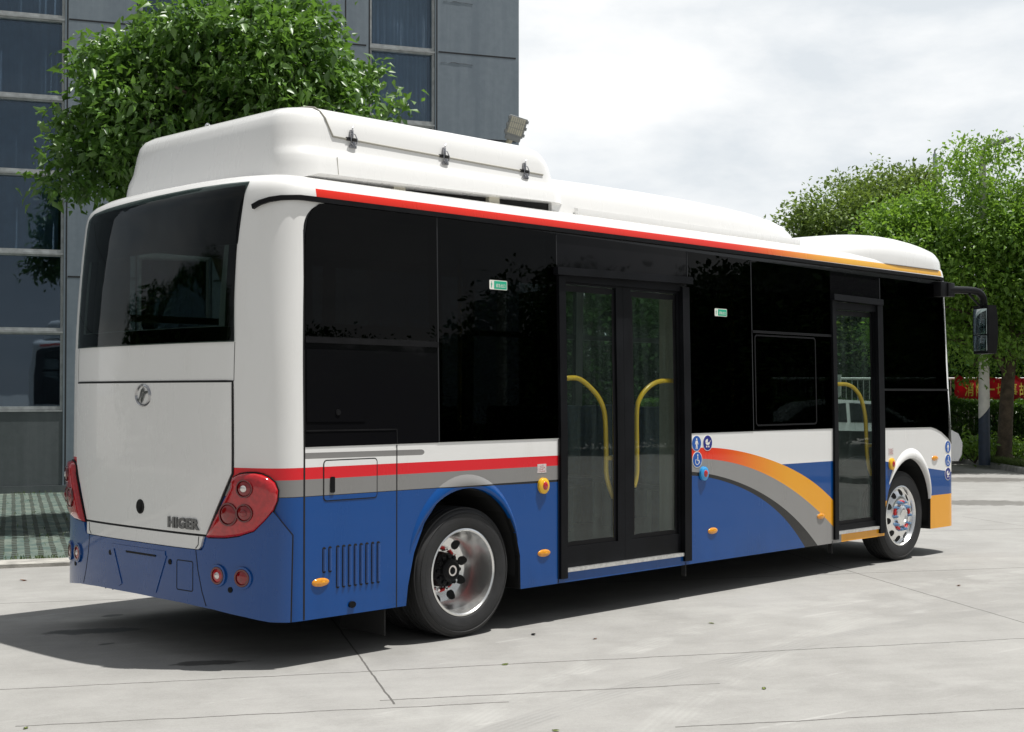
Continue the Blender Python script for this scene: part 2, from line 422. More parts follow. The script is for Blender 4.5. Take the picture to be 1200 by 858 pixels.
def livery():
    """the painted skin: zones by x (along the bus) and z"""
    m, t, b = new_mat('bus_livery'); co = coords(t); x, y, z = xyz(t, co)
    x = x + 4.375; y = y + 1.25            # the object origin is the bus base, the zones are measured from its rear right corner
    def poly(c):
        r = x * c[0] + c[1]
        for k in c[2:]: r = r * x + k
        return r
    o_t = np.polyfit(*zip((4.121, 1.178), (4.473, 1.170), (4.746, 1.145), (5.054, 1.088), (5.401, 1.007), (5.679, .918), (5.965, .801), (6.231, .65)), 4)
    o_g = np.polyfit(*zip((4.12, 1.098), (4.304, 1.09), (4.497, 1.073), (4.872, 1.009), (5.132, .938), (5.4, .851), (5.677, .729), (5.963, .58), (6.223, .42)), 4)
    g_k = np.polyfit(*zip((4.12, .995), (4.352, .971), (4.619, .916), (4.871, .853), (5.131, .766), (5.399, .645), (5.675, .489), (5.932, .298)), 4)
    k_b = np.polyfit(*zip((4.12, .965), (4.375, .936), (4.619, .887), (4.871, .816), (5.13, .713), (5.398, .568), (5.618, .408), (5.739, .29)), 4)
    near = y.lt(1.25)
    # dirt
    n = noise(t, mapping(t, co, (1, 1, .3)), 5, 7, .65); dirt = n.step(.45, .85)
    orange = mixc(t, x.step(4.3, 5.6), (.80, .045, .02), YEL)
    # --- rear half: straight stripes
    colr = mixc(t, z.lt(1.174), WHITE, RED)
    colr = mixc(t, z.lt(1.103), colr, GREY)
    colr = mixc(t, z.lt(1.004), colr, (.01, .01, .011))
    kb = (x - 1.3).max(0.) * .012 + .004
    blk = 1.004 - kb.min(.016)
    colr = mixc(t, z.lt(blk), colr, BLUE)
    arrow = ((z - 1.243 - (x - .35) * -.006).abs().lt(.018)) * x.lt(1.275) * x.gt(.35)
    tip = ((x - 1.275) * .6).pow(2.0) + (z - 1.2375).pow(2.0)
    colr = mixc(t, arrow.max(tip.lt(.00032)), colr, GREY)
    # --- between the doors: arcs
    colm = mixc(t, z.lt(1.006), WHITE, BLUE)
    colm = mixc(t, z.lt(poly(o_t)), colm, orange)
    colm = mixc(t, z.lt(poly(o_g)), colm, (.27, .265, .26))
    colm = mixc(t, z.lt(poly(g_k)), colm, (.012, .012, .012))
    colm = mixc(t, z.lt(poly(k_b)), colm, BLUE)
    # --- front
    edge = (x - 7.127) * -.115 + .971
    colf = mixc(t, z.lt(edge.max((x - 7.952) * -.194 + .808) * x.gt(7.6) + edge * x.lt(7.6001)), WHITE, BLUE)
    yl = (z.lt(.598) * x.lt(8.6) * x.gt(8.0) * x.lt(8.53)).max(z.lt(.596) * x.gt(7.0) * x.lt(7.19)).max(z.lt(.345) * x.lt(7.3) * x.gt(6.1))
    colf = mixc(t, yl, colf, YEL)
    grey_tip = (x.lt(6.36) * z.lt(.34))
    colf = mixc(t, grey_tip, colf, (.27, .265, .26))
    col = mixc(t, x.gt(3.4), colr, colm)
    col = mixc(t, x.gt(6.24), col, colf)
    # --- upper skin: white, with the stripe along the roof edge
    upc = mixc(t, x.step(4.6, 6.7), (.74, .028, .014), (.82, .42, .03))
    strip = z.gt(2.795) * z.lt(2.848) * x.gt(.455) * x.lt(8.34) * ((y - 1.25).abs().gt(1.18))
    upper = mixc(t, strip, WHITE, upc)
    frit = x.gt(.353) * x.lt(8.40) * z.lt(2.764) * z.gt(1.296) * (y - 1.25).abs().gt(1.15)
    corner = x.lt(.52) * z.gt(2.59) * ((x - .52).pow(2.0) + (z - 2.59).pow(2.0)).gt(.0272)
    upper = mixc(t, frit * (1. - corner), upper, (.008, .008, .009))
    col = mixc(t, z.gt(1.29), col, upper)
    fin = t.nodes.new('ShaderNodeMix'); fin.data_type = 'RGBA'; fin.blend_type = 'MULTIPLY'
    t.links.new((dirt * .2 + (z - .27).step(.28, .0) * n.step(.35, .7) * .35).min(1.).k, fin.inputs[0]); t.links.new(col, fin.inputs[6]); fin.inputs[7].default_value = (.74, .72, .68, 1)
    t.links.new(fin.outputs[2], b.inputs['Base Color'])
    r = n * .12 + .2; t.links.new(r.k, b.inputs['Roughness'])
    setp(b, Coat_Weight=.4, Coat_Roughness=.025); b.inputs['Specular IOR Level'].default_value = .22
    bump(t, b, noise(t, co, 1.8, 2, .5), .05, .02)
    return m
M_livery = livery()

# ------------------------------------------------------------------ build the bus
bus = thing('bus', 'white city bus with blue skirt, red stripes and dark windows on the concrete yard', 'bus', (4.375, 1.25, 0))
def ring_us():
    h = [0.0] + list(np.arange(.1, UC - .5, .1)) + list(np.arange(UC - .5, UC, .025)) + [UC, ux(.6), ux(2.4), ux(4.375), ux(6.4), ux(BL - .7)]
    h += [UF] + list(np.arange(UF + .025, UF + .5, .025)) + list(np.arange(UF + .5, UMAX - .05, .1)) + [UMAX]
    return [u for u in h] + [-u for u in h[-2:0:-1]]
RU = ring_us()
def loft_solid(name, levels, d, mats, capmat=(0, 0)):
    bm = bmesh.new(); rings = []
    for z in levels: rings.append([bm.verts.new(tuple(surf(u, z, d))) for u in RU])
    n = len(RU)
    for a, b in zip(rings, rings[1:]):
        for k in range(n): bm.faces.new([a[k], a[(k + 1) % n], b[(k + 1) % n], b[k]])
    bm.faces.new(rings[0][::-1]).material_index = capmat[0]; bm.faces.new(rings[-1]).material_index = capmat[1]
    bmesh.ops.recalc_face_normals(bm, faces=bm.faces[:])
    return bm
LV = [.27, .6, 1.1, 1.25, 1.7, 1.85, 2.0, 2.15, 2.3, 2.45, 2.6, 2.7, 2.8, 2.83, 2.85, 2.865, 2.88, 2.895, 2.91, 2.925, 2.94, 2.958, 2.97, 2.98]
body = obj('body', loft_solid('body', LV, 0, None, (1, 0)), [M_livery, M_under], bus)
cav = obj('cavity', loft_solid('cavity', [.36, 1.1, 1.25, 1.7, 2.0, 2.3, 2.6, 2.74], -.05, None), M_inner, bus)
def cutter(poly, y0, y1, mat):
    bm = bmesh.new(); prism(bm, poly, lambda p: (p[0], y0, p[1]), lambda p: (p[0], y1, p[1]))
    return obj('cut', bm, mat, bus)
R_ARCH = [(1.15, .1), (1.15, .27), (1.167, .396), (1.217, .599), (1.306, .783), (1.42, .91), (1.52, .965), (1.63, .988), (1.75, .984), (1.86, .957), (1.96, .905), (2.07, .802), (2.145, .66), (2.188, .50), (2.193, .273), (2.193, .1)]
F_ARCH = [(7.125, .1), (7.13, .42), (7.155, .53), (7.213, .69), (7.294, .812), (7.38, .893), (7.48, .95), (7.60, .98), (7.71, .978), (7.80, .95), (7.908, .885), (7.985, .79), (8.022, .68), (8.034, .55), (8.03, .3), (8.03, .1)]
DOOR1 = (2.60, 4.04); DOOR2 = (6.29, 7.08)
arch_cuts = []
for A in (R_ARCH, F_ARCH):
    arch_cuts += [cutter(A, -.2, .62, M_under), cutter(A, 1.88, 2.75, M_under)]
cuts = [cav] + arch_cuts
for x0, x1 in (DOOR1, DOOR2): cuts.append(cutter([(x0, .345), (x1, .345), (x1, 2.455), (x0, 2.455)], -.2, .2, M_black))
WIN = [[(.42, 2.02), (1.40, 2.02), (1.40, 2.70), (.50, 2.70), (.42, 2.62)],
       [(1.47, 1.36), (2.53, 1.36), (2.53, 2.70), (1.47, 2.70)],
       [(4.14, 1.36), (4.95, 1.36), (4.95, 2.70), (4.14, 2.70)],
       [(5.02, 2.17), (6.19, 2.17), (6.19, 2.70), (5.02, 2.70)],
       [(5.02, 1.37), (6.19, 1.37), (6.19, 2.09), (5.02, 2.09)],
       [(7.15, 1.70), (8.30, 1.70), (8.27, 2.70), (7.15, 2.70)],
       [(7.15, 1.33), (8.33, 1.33), (8.30, 1.60), (7.15, 1.60)]]
for w in WIN: cuts.append(cutter(w, -.2, .2, M_black))
FARWIN = [(.6, 2.4), (2.5, 4.0), (4.1, 5.5), (5.6, 7.0), (7.15, 8.25)]
for x0, x1 in FARWIN: cuts.append(cutter([(x0, 1.33), (x1, 1.33), (x1, 2.66), (x0, 2.66)], 2.3, 2.75, M_black))
bm = bmesh.new(); prism(bm, [(.45, 2.02), (2.05, 2.02), (2.05, 2.52), (.45, 2.52)], lambda p: (-.2, p[0], p[1]), lambda p: (.19, p[0], p[1])); cuts.append(obj('cut', bm, M_black, bus))
bm = bmesh.new(); prism(bm, [(.2, 1.2), (2.3, 1.2), (2.3, 2.6), (.2, 2.6)], lambda p: (8.3, p[0], p[1]), lambda p: (9.1, p[0], p[1])); cuts.append(obj('cut', bm, M_black, bus))
bm = bmesh.new(); prism(bm, [(-.2, .1), (.26, .1), (.26, .285), (.12, .36), (-.2, .36)], lambda p: (p[0], -.3, p[1]), lambda p: (p[0], 2.8, p[1])); cuts.append(obj('cut', bm, M_under, bus))
boolean(body, cuts); resharp(body, .5)

def part(name, mat, parent=bus, ang=.6, fn=None, label=None):
    bm = bmesh.new(); fn(bm); o = obj(name, bm, mat, parent, ang=ang)
    if label: o['label'] = label
    return o
def P(name, poly, d0, d1, mat, parent=bus, **k):
    return part(name, mat, parent, fn=lambda bm: patch(bm, poly, d0, d1, **k))

# wheel wells (dark liners), underfloor
def well(bm, A, y0, y1):
    pts = A[1:-1]
    for i in range(len(pts) - 1):
        a, b = pts[i], pts[i + 1]
        bm.faces.new([bm.verts.new(v) for v in ((a[0], y0, a[1]), (b[0], y0, b[1]), (b[0], y1, b[1]), (a[0], y1, a[1]))])
    bm.faces.new([bm.verts.new((p[0], y1, p[1])) for p in pts])
for A in (R_ARCH, F_ARCH):
    part('wheel_well', M_under, fn=lambda bm: well(bm, A, .02, .61)); part('wheel_well', M_under, fn=lambda bm: well(bm, A, 2.48, 1.89))
def chassis(bm):
    box(bm, .5, 1.1, .5, 2.0, .2, .3); box(bm, 2.3, 7.0, .7, 1.8, .2, .3); box(bm, 1.55, 1.8, .5, 2.0, .3, .52); box(bm, 7.4, 7.6, .4, 2.1, .3, .45)
part('chassis', M_under, fn=chassis)

# wheel arch flares
def flare(bm, pts, arch, dmax):
    """a raised lip between the arch edge and its outer rim"""
    n = len(pts); inner = arch
    rows = []
    for i in range(n):
        o_ = pts[i]; k = inner[i]; f = math.sin(math.pi * (i + .02) / (n - .96)) ** .55; dm = dmax * f; o_ = (k[0] + (o_[0] - k[0]) * (.25 + .75 * f), k[1] + (o_[1] - k[1]) * (.25 + .75 * f))
        row = []
        for s, d in ((0, .0006), (.2, dm * .45), (.45, dm * .85), (.7, dm), (.95, dm * .95), (1, dm * .8), (1, -.02)):
            q = (o_[0] + (k[0] - o_[0]) * s, o_[1] + (k[1] - o_[1]) * s); row.append(bm.verts.new(tuple(surf(ux(q[0]), q[1], d))))
        rows.append(row)
    for a, b in zip(rows, rows[1:]):
        for j in range(6): bm.faces.new([a[j], b[j], b[j + 1], a[j + 1]])
    bmesh.ops.recalc_face_normals(bm, faces=bm.faces[:])
def arc_pts(cx, cz, rx, rz, a0, a1, n=26): return [(cx + rx * math.cos(math.radians(a0 + (a1 - a0) * i / n)), cz + rz * math.sin(math.radians(a0 + (a1 - a0) * i / n))) for i in range(n + 1)]
part('wheel_arch_lip', M_livery, ang=.9, fn=lambda bm: flare(bm, arc_pts(1.675, .50, .53, .578, 165, 15), arc_pts(1.675, .46, .508, .528, 165, 15), .024))
part('wheel_arch_lip', M_white, ang=.9, fn=lambda bm: flare(bm, arc_pts(7.63, .53, .47, .55, 150, 8), arc_pts(7.60, .50, .432, .483, 150, 8), .034))

# glazing, right side
def pane(poly, mat=M_tint, name='window'): return P(name, X2(poly), .001, .005, mat)
pane([(.358, 1.957), (1.427, 1.955), (1.425, 2.764), (.52, 2.766), (.45, 2.755), (.395, 2.72), (.36, 2.66), (.345, 2.56)])
blackp = P('side_panel', X2([(.358, 1.295), (1.427, 1.295), (1.427, 1.945), (.358, 1.945)]), -.01, .003, M_gloss)
part('panel_flap', M_gloss, blackp, fn=lambda bm: patch(bm, X2([(.366, 1.445), (.815, 1.44), (.815, 1.878), (.366, 1.88)]), .003, .007))
part('flap_lock', M_black, blackp, fn=lambda bm: patch(bm, X2(circle(.60, 1.50, .018)), .006, .012))
part('flap_rail', M_black, blackp, fn=lambda bm: patch(bm, X2([(.358, 1.918), (1.427, 1.913), (1.427, 1.948), (.358, 1.952)]), .003, .012))
part('lower_flap_seam', M_black, blackp, fn=lambda bm: ribbon(bm, X2([(.36, 1.392), (1.07, 1.388), (1.072, 1.297)]), .01, .001, .006))
pane([(1.432, 1.297), (2.575, 1.297), (2.575, 2.75), (2.2, 2.757), (1.430, 2.763)])
P('pillar_panel', X2([(2.578, 2.515), (4.10, 2.515), (4.10, 2.735), (2.578, 2.752)]), -.01, .003, M_gloss)
pane([(4.112, 1.303), (4.978, 1.303), (4.978, 2.725), (4.105, 2.735)])
pane([(4.984, 2.135), (6.215, 2.135), (6.215, 2.715), (4.984, 2.725)]); pane([(4.984, 1.31), (6.215, 1.30), (6.215, 2.122), (4.984, 2.122)])
part('window_divider', M_black, fn=lambda bm: patch(bm, X2([(4.984, 2.118), (6.215, 2.118), (6.215, 2.14), (4.984, 2.14)]), -.005, .012))
P('pillar_panel', X2([(6.22, 2.50), (7.09, 2.49), (7.09, 2.71), (6.22, 2.715)]), -.01, .003, M_gloss)
pane([(7.135, 1.652), (8.43, 1.652), (8.41, 2.70), (7.10, 2.71)])
pane([(7.140, 1.283), (8.05, 1.275), (8.16, 1.255), (8.27, 1.222), (8.40, 1.16), (8.50, 1.10), (8.475, 1.30), (8.44, 1.64), (7.138, 1.64)])
part('window_divider', M_black, fn=lambda bm: patch(bm, X2([(7.136, 1.636), (8.44, 1.636), (8.438, 1.656), (7.136, 1.656)]), -.005, .01))
M_pj = simple('pane_joint_grey', (.018, .019, .021), .5, spec=.3)
for xj, za, zb in ((1.4295, 1.30, 2.76), (4.981, 1.305, 2.72), (2.578, 2.53, 2.74), (4.106, 2.53, 2.73), (7.095, 2.50, 2.70)):
    P('pane_joint', X2([(xj - .005, za), (xj + .005, za), (xj + .005, zb), (xj - .005, zb)]), .001, .0065, M_pj)
# the sliding pane between the doors sits in a slim frame of its own
part('sliding_frame', M_black, fn=lambda bm: ribbon(bm, X2(rrect(5.02, 5.95, 1.345, 2.10, .03)), .014, .004, .008, True))
# left side and both ends
for x0, x1 in FARWIN: P('window', mir(X2([(x0 - .03, 1.295), (x1 + .03, 1.295), (x1 + .03, 2.74), (x0 - .03, 2.74)])), -.008, .004, M_farglass)
def far_bar(bm):
    for x0, x1 in FARWIN: patch(bm, mir(X2([(x0 - .03, 2.14), (x1 + .03, 2.14), (x1 + .03, 2.19), (x0 - .03, 2.19)])), -.03, .006)
part('left_window_bar', M_black, fn=far_bar)
fu = UMAX
bm = bmesh.new()
for s in (1, -1): patch(bm, [(s * (UF + .12), 1.15), (s * (fu - .001), 1.05), (s * (fu - .001), 2.70), (s * (UF + .12), 2.70)], -.008, .004)
obj('windscreen', bm, M_screen, bus)
RW = [(.948, 1.922), (.934, 2.20), (.926, 2.437), (.915, 2.62), (.925, 2.75), (.955, 2.84), (.985, 2.893)]
RWL = [(-.985, 2.82), (-.90, 2.853), (-.7, 2.868), (-.4, 2.880), (0, 2.892), (.4, 2.897), (.75, 2.897)]
rw_out = RW + RWL[::-1][:] + [(-1.0, 2.75), (-.98, 2.5), (-.965, 2.2), (-.96, 1.922)]
rear_win = P('rear_window', rw_out, .0035, .008, M_rearglass)
frit = part('window_border', M_gloss, rear_win, fn=lambda bm: [patch(bm, p, -.001, .003) for p in (
    [(-.95, 1.93), (.94, 1.93), (.94, 2.015), (-.95, 2.015)], [(-.97, 2.51), (.93, 2.51), (.945, 2.87), (-.95, 2.84)],
    [(.865, 2.016), (.935, 2.016), (.925, 2.509), (.86, 2.509)], [(-.955, 2.016), (-.865, 2.016), (-.86, 2.509), (-.96, 2.509)])])
part('brake_light', M_reddeep, rear_win, fn=lambda bm: box(bm, .09, .13, 1.15, 1.62, 1.955, 1.985, .006))
part('brake_light_housing', M_black, rear_win, fn=lambda bm: box(bm, .135, .2, 1.05, 1.66, 1.94, 2.03, .01))

# seams on the painted skin
part('panel_seam', M_seam, fn=lambda bm: ribbon(bm, [(UC, .275), (UC, 1.25), (UC, 1.95), (UC - .002, 2.5)], .012, -.004, .0012))
part('panel_seam', M_seam, fn=lambda bm: ribbon(bm, X2([(1.071, .272), (1.072, 1.29)]), .008, -.004, .0012))
part('panel_seam', M_seam, fn=lambda bm: ribbon(bm, X2([(2.578, .272), (2.578, 1.29)]), .008, -.004, .0012))
flap = P('filler_flap', X2(rrect(.497, .905, .972, 1.208, .02)), -.002, .003, M_livery)
part('flap_seam', M_seam, flap, fn=lambda bm: ribbon(bm, X2(rrect(.494, .908, .969, 1.211, .022)), .008, -.001, .0022, True))
part('handle', M_black, flap, fn=lambda bm: patch(bm, X2(rrect(.541, .573, 1.016, 1.112, .008)), .002, .010))
def vents(bm):
    xs = [(.485, .537, .693), (.530, .537, .695)] + [(.589 + .0455 * k, .436, .696) for k in range(8)]
    for x, z0, z1 in xs:
        patch(bm, X2(rrect(x, x + .026, z0, z1, .012)), -.01, .0015, 1)
        # pressed hood over the slot
        pr = [(0, .0015), (.004, .010), (.012, .011), (.020, .004)]
        a = [[bm.verts.new(tuple(surf(ux(x + .006 + q), zz, d))) for q, d in pr] for zz in (z0 + .012, z1 - .012)]
        for j in range(3): bm.faces.new([a[0][j], a[0][j + 1], a[1][j + 1], a[1][j]])
part('side_vent', [M_blue, M_seam], fn=vents, ang=1.2)
part('skirt_lock', M_black, fn=lambda bm: patch(bm, X2(circle(.71, .327, .026, .02)), -.002, .012))
def dome(bm, cx, cz, rx, rz, h, d=0., n=20, X=True, rings=5):
    prev = None
    for i in range(rings + 1):
        s = math.cos(i / rings * math.pi / 2) if i < rings else 0.; dd = d + h * math.sin(i / rings * math.pi / 2)
        if i == rings: ring = [bm.verts.new(tuple(surf((ux(cx) if X else cx), cz, dd)))]
        else: ring = [bm.verts.new(tuple(surf((ux(a) if X else a), b, dd))) for a, b in circle(cx, cz, rx * s, rz * s, n)]
        if prev:
            for k in range(n):
                f = [prev[k], prev[(k + 1) % n]] + ([ring[(k + 1) % n], ring[k]] if len(ring) > 1 else [ring[0]])
                bm.faces.new(f)
        prev = ring
    bmesh.ops.recalc_face_normals(bm, faces=bm.faces[:])
for mx_, mz in ((.471, .485), (2.427, .497), (4.408, .511), (6.02, .524), (8.128, .965)):
    s = part('side_marker', M_amber, ang=2, fn=lambda bm: dome(bm, mx_, mz, .066, .026, .013, .002))
    part('marker_core', M_yellowp, s, ang=2, fn=lambda bm: dome(bm, mx_ + .01, mz, .02, .010, .004, .0115))
for bx_, bz, mt, lb in ((2.415, .968, M_yellow, None), (7.262, .94, M_yellow, None), (4.285, .975, simple('cyan_button', (.03, .33, .72), .3, coat=.4), None)):
    s = part('door_button', mt, ang=.8, fn=lambda bm: (patch(bm, X2(circle(bx_, bz, .052, .056)), -.002, .018), dome(bm, bx_, bz, .048, .052, .01, .018)))
    part('push_cap', M_redlens, s, ang=2, fn=lambda bm: dome(bm, bx_ + .002, bz, .027, .03, .012, .024))
M_label = simple('printed_label', (.62, .55, .54), .5, var=.35, vscale=120)
for lx, lz in ((2.406, 1.088), (7.258, 1.058)):
    s = P('printed_label', X2([(lx - .045, lz - .03), (lx + .045, lz - .03), (lx + .045, lz + .032), (lx - .045, lz + .032)]), -.001, .0016, M_label)
    part('print', simple('label_print', (.45, .10, .10), .6), s, fn=lambda bm: [patch(bm, X2([(lx - .036, lz + k), (lx + .034 - (i % 2) * .02, lz + k), (lx + .034 - (i % 2) * .02, lz + k + .004), (lx - .036, lz + k)]), .0016, .0022) for i, k in enumerate((-.02, -.008, .004, .016))])

# round blue stickers
M_sblue = simple('sticker_blue', (.012, .10, .42), .35); M_snavy = simple('sticker_navy', (.012, .02, .22), .35); M_sw = simple('sticker_white', (.82, .80, .74), .4)
def icon_person(cx, cz, r):
    k = r / .06
    q = lambda pts: [(cx + a * k, cz + b * k) for a, b in pts]
    return [q(circle(0, .033, .0085, .0085, 12)), q([(-.012, .022), (.012, .022), (.023, -.008), (.017, -.010), (.010, .006), (.008, -.008), (.013, -.046), (.005, -.046), (.0, -.014), (-.005, -.046), (-.013, -.046), (-.008, -.008), (-.010, .006), (-.017, -.010), (-.023, -.008)])]
def icon_pram(cx, cz, r):
    k = r / .06; q = lambda pts: [(cx + a * k, cz + b * k) for a, b in pts]
    bowl = [(-.03, .004)] + [(.03 * math.cos(math.radians(a)), .004 + .022 * math.sin(math.radians(a))) for a in range(190, 352, 16)] + [(.03, .004)]
    hood = [(0, .006)] + [(-.002 + .030 * math.cos(math.radians(a)), .006 + .026 * math.sin(math.radians(a))) for a in range(85, 182, 12)]
    return [q(bowl), q(hood), q(circle(-.014, -.03, .008, .008, 12)), q(circle(.014, -.03, .008, .008, 12)), q([(.028, .004), (.04, .017), (.037, .02), (.024, .008)])]
def icon_chair(cx, cz, r):
    k = r / .06; q = lambda pts: [(cx + a * k, cz + b * k) for a, b in pts]
    out = [q(circle(.004, .036, .0075, .0075, 12)), q([(0, .026), (.009, .026), (.009, -.004), (.026, -.004), (.034, -.030), (.028, -.032), (.021, -.011), (0, -.011)])]
    for a in range(120, 390, 15):
        a0, a1 = math.radians(a), math.radians(a + 15)
        out.append(q([(-.003 + .021 * math.cos(a0), -.017 + .021 * math.sin(a0)), (-.003 + .026 * math.cos(a0), -.017 + .026 * math.sin(a0)), (-.003 + .026 * math.cos(a1), -.017 + .026 * math.sin(a1)), (-.003 + .021 * math.cos(a1), -.017 + .021 * math.sin(a1))]))
    return out
for cx, cz, r, mt, ic, lb in ((4.196, 1.217, .059, M_sblue, icon_person, 'round blue sticker with a white walking figure'), (4.343, 1.217, .059, M_snavy, icon_pram, 'round navy sticker with a white pram'),
                          (4.206, 1.088, .059, M_sblue, icon_chair, 'round blue sticker with a white wheelchair'),
                          (8.40, 1.070, .060, M_sblue, icon_person, 'round blue sticker with a white walking figure'), (8.40, .934, .060, M_sblue, icon_chair, 'round blue sticker with a white wheelchair'), (8.40, .80, .060, M_snavy, icon_pram, 'round navy sticker with a white pram')):
    s = part('sticker', M_sw, fn=lambda bm: patch(bm, X2(circle(cx, cz, r * 1.09)), -.001, .002), label=lb)
    part('sticker_disc', mt, s, fn=lambda bm: patch(bm, X2(circle(cx, cz, r)), .002, .003))
    part('pictogram', M_sw, s, fn=lambda bm: [patch(bm, X2(q), .003, .0038) for q in ic(cx, cz, r)])
M_sgreen = simple('sticker_green', (.012, .42, .25), .4)
for gx0, gx1, gz0, gz1 in ((1.905, 2.075, 2.318, 2.382), (4.463, 4.630, 2.238, 2.300)):
    s = P('exit_sticker', X2(rrect(gx0, gx1, gz0, gz1, .008)), .004, .0055, M_sw)
    gw = gx1 - gx0
    part('green_field', M_sgreen, s, fn=lambda bm: (patch(bm, X2([(gx0 + gw * .26, gz0 + .005), (gx1 - .005, gz0 + .005), (gx1 - .005, gz1 - .005), (gx0 + gw * .26, gz1 - .005)]), .0055, .0063),
         [patch(bm, X2([(gx0 + gw * .11 + (a - .5) * .5 * gw * .3, gz0 + .012 + bb) for a, bb in pp]), .0055, .0063) for pp in ([(.3, .018), (.8, .02), (.75, .03), (.35, .03)], [(.4, 0), (.6, .0), (.7, .018), (.4, .018)], [(.45, .033), (.65, .033), (.65, .041), (.45, .041)])]))
    tv, tf, tw, th = text_mesh('紧急出口', .03)
    kx = gw * .52 / tw
    part('lettering', M_sw, s, fn=lambda bm: decal(bm, [(ux(gx0 + gw * .36 + a * kx), gz0 + .016 + b_ * kx * 1.15) for a, b_ in tv], tf, .0063, .007))

# drip rail along the roof edge
part('drip_rail', M_black, fn=lambda bm: ribbon(bm, [(1.03, 2.728), (1.08, 2.750), (1.15, 2.766), (1.222, 2.774), (1.336, 2.779), (ux(1), 2.779), (ux(4), 2.779), (ux(8.34), 2.768), (UF + .03, 2.762)], .03, -.005, .022))

# doors
def door(x0, x1, leaves, header, posts, name_rails):
    base = part('door', M_frame, fn=lambda bm: ([patch(bm, X2([(a, .30), (b, .30), (b, 2.45), (a, 2.45)]), -.05, .022) for a, b in posts],
        patch(bm, X2([(header[0], header[2]), (header[1], header[3]), (header[1], header[3] + .055), (header[0], header[2] + .055)]), -.01, .05),
        patch(bm, X2([(x0 + .03, header[3] - .06), (x1 - .03, header[3] - .06), (x1 - .03, header[3]), (x0 + .03, header[3])]), -.05, .004)))
    for l0, l1, g0, g1, gb, gt in leaves:
        lf = part('door_leaf', M_frame, base, fn=lambda bm: [patch(bm, X2(q), -.055, -.018) for q in (
            [(l0, .37), (g0, .37), (g0, 2.44), (l0, 2.44)], [(g1, .37), (l1, .37), (l1, 2.44), (g1, 2.44)],
            [(g0, gt), (g1, gt), (g1, 2.44), (g0, 2.44)], [(g0, .37), (g1, .37), (g1, gb), (g0, gb)])])
        part('door_glass', M_door, base, fn=lambda bm: patch(bm, X2([(g0 - .004, gb - .004), (g1 + .004, gb - .004), (g1 + .004, gt + .004), (g0 - .004, gt + .004)]), -.044, -.034))
        part('door_seal', M_black, base, fn=lambda bm: [ribbon(bm, X2([(g0 + .012, gb + .012), (g1 - .012, gb + .012), (g1 - .012, gt - .03), (g0 + .012, gt - .03)]), .045, -.034, -.0325, True), patch(bm, X2([(l0 + .01, .345), (l1 - .01, .345), (l1 - .01, .37), (l0 + .01, .37)]), -.05, -.02)])
    part('door_sill', M_alu, base, fn=lambda bm: patch(bm, X2([(x0 + .03, .342), (x1 - .02, .342), (x1 - .02, .368), (x0 + .03, .368)]), -.25, .014))
    for r in name_rails:
        part('handrail', M_yellow, base, ang=2, fn=lambda bm: [tube(bm, [(q[0], .10 + (q[2] if len(q) > 2 else 0), q[1]) for q in (smooth_path(rr_, 5) if len(rr_) > 2 else rr_)], .0185, 12) for rr_ in r])
    return base
door1 = door(2.585, 4.06, [(2.66, 3.335, 2.672, 3.255, .515, 2.40), (3.337, 4.02, 3.43, 3.992, .515, 2.395)], (2.545, 4.12, 2.455, 2.475), [(2.585, 2.655), (4.022, 4.108)],
    [[[(2.76, 1.722, .0), (2.90, 1.722, 0), (3.03, 1.66, 0), (3.14, 1.57, 0), (3.20, 1.45, 0), (3.215, 1.20, 0), (3.215, 1.03, 0), (3.245, .93, 0), (3.30, .83, 0)], [(3.21, 1.13), (3.33, 1.13)]],
     [[(4.09, 1.71, 0), (3.95, 1.712, 0), (3.82, 1.70, 0), (3.70, 1.65, 0), (3.61, 1.57, 0), (3.575, 1.47, 0), (3.575, 1.2, 0), (3.575, 1.0, 0), (3.54, .9, 0)]]])
door2 = door(6.23, 7.13, [(6.29, 7.02, 6.31, 7.0, .42, 2.375)], (6.215, 7.085, 2.452, 2.440), [(6.225, 6.288), (7.022, 7.118)],
    [[[(6.44, 1.695, 0), (6.62, 1.695, 0), (6.76, 1.66, 0), (6.88, 1.57, 0), (6.96, 1.40, 0), (6.98, 1.20, 0), (6.99, 1.05, 0), (7.02, .93, 0), (7.07, .84, 0)], [(6.98, 1.12), (7.10, 1.12)]]])

# rear end
hatch = P('engine_hatch', [(-.930, 1.680), (.930, 1.680), (.930, 1.141), (.718, .765), (-.718, .765), (-.930, 1.141)], -.002, .010, M_white)
part('hatch_gap', M_seam, hatch, fn=lambda bm: ribbon(bm, [(-.937, 1.687), (.937, 1.687), (.937, 1.139), (.724, .757), (-.724, .757), (-.937, 1.139)], .013, -.002, .0045, True))
for s in (1, -1): part('panel_seam', M_seam, fn=lambda bm: ribbon(bm, [(s * .945, 1.69), (s * .95, 1.92)], .004, -.002, .0008))
M_chrome2 = simple('dark_chrome', (.42, .42, .43), .18, 1.0, var=.1, vscale=30)
em = part('emblem', M_chrome2, hatch, ang=1.0, fn=lambda bm: lathe(bm, [(.054, -.012), (.058, .006), (.064, .012), (.072, .004), (.073, -.012)], Matrix.Translation(Vector(surf(.045, 1.602, .012))) @ Matrix.Rotation(math.radians(90), 4, 'Z') @ Matrix.Diagonal((1.28, 1, 1, 1)), 40))
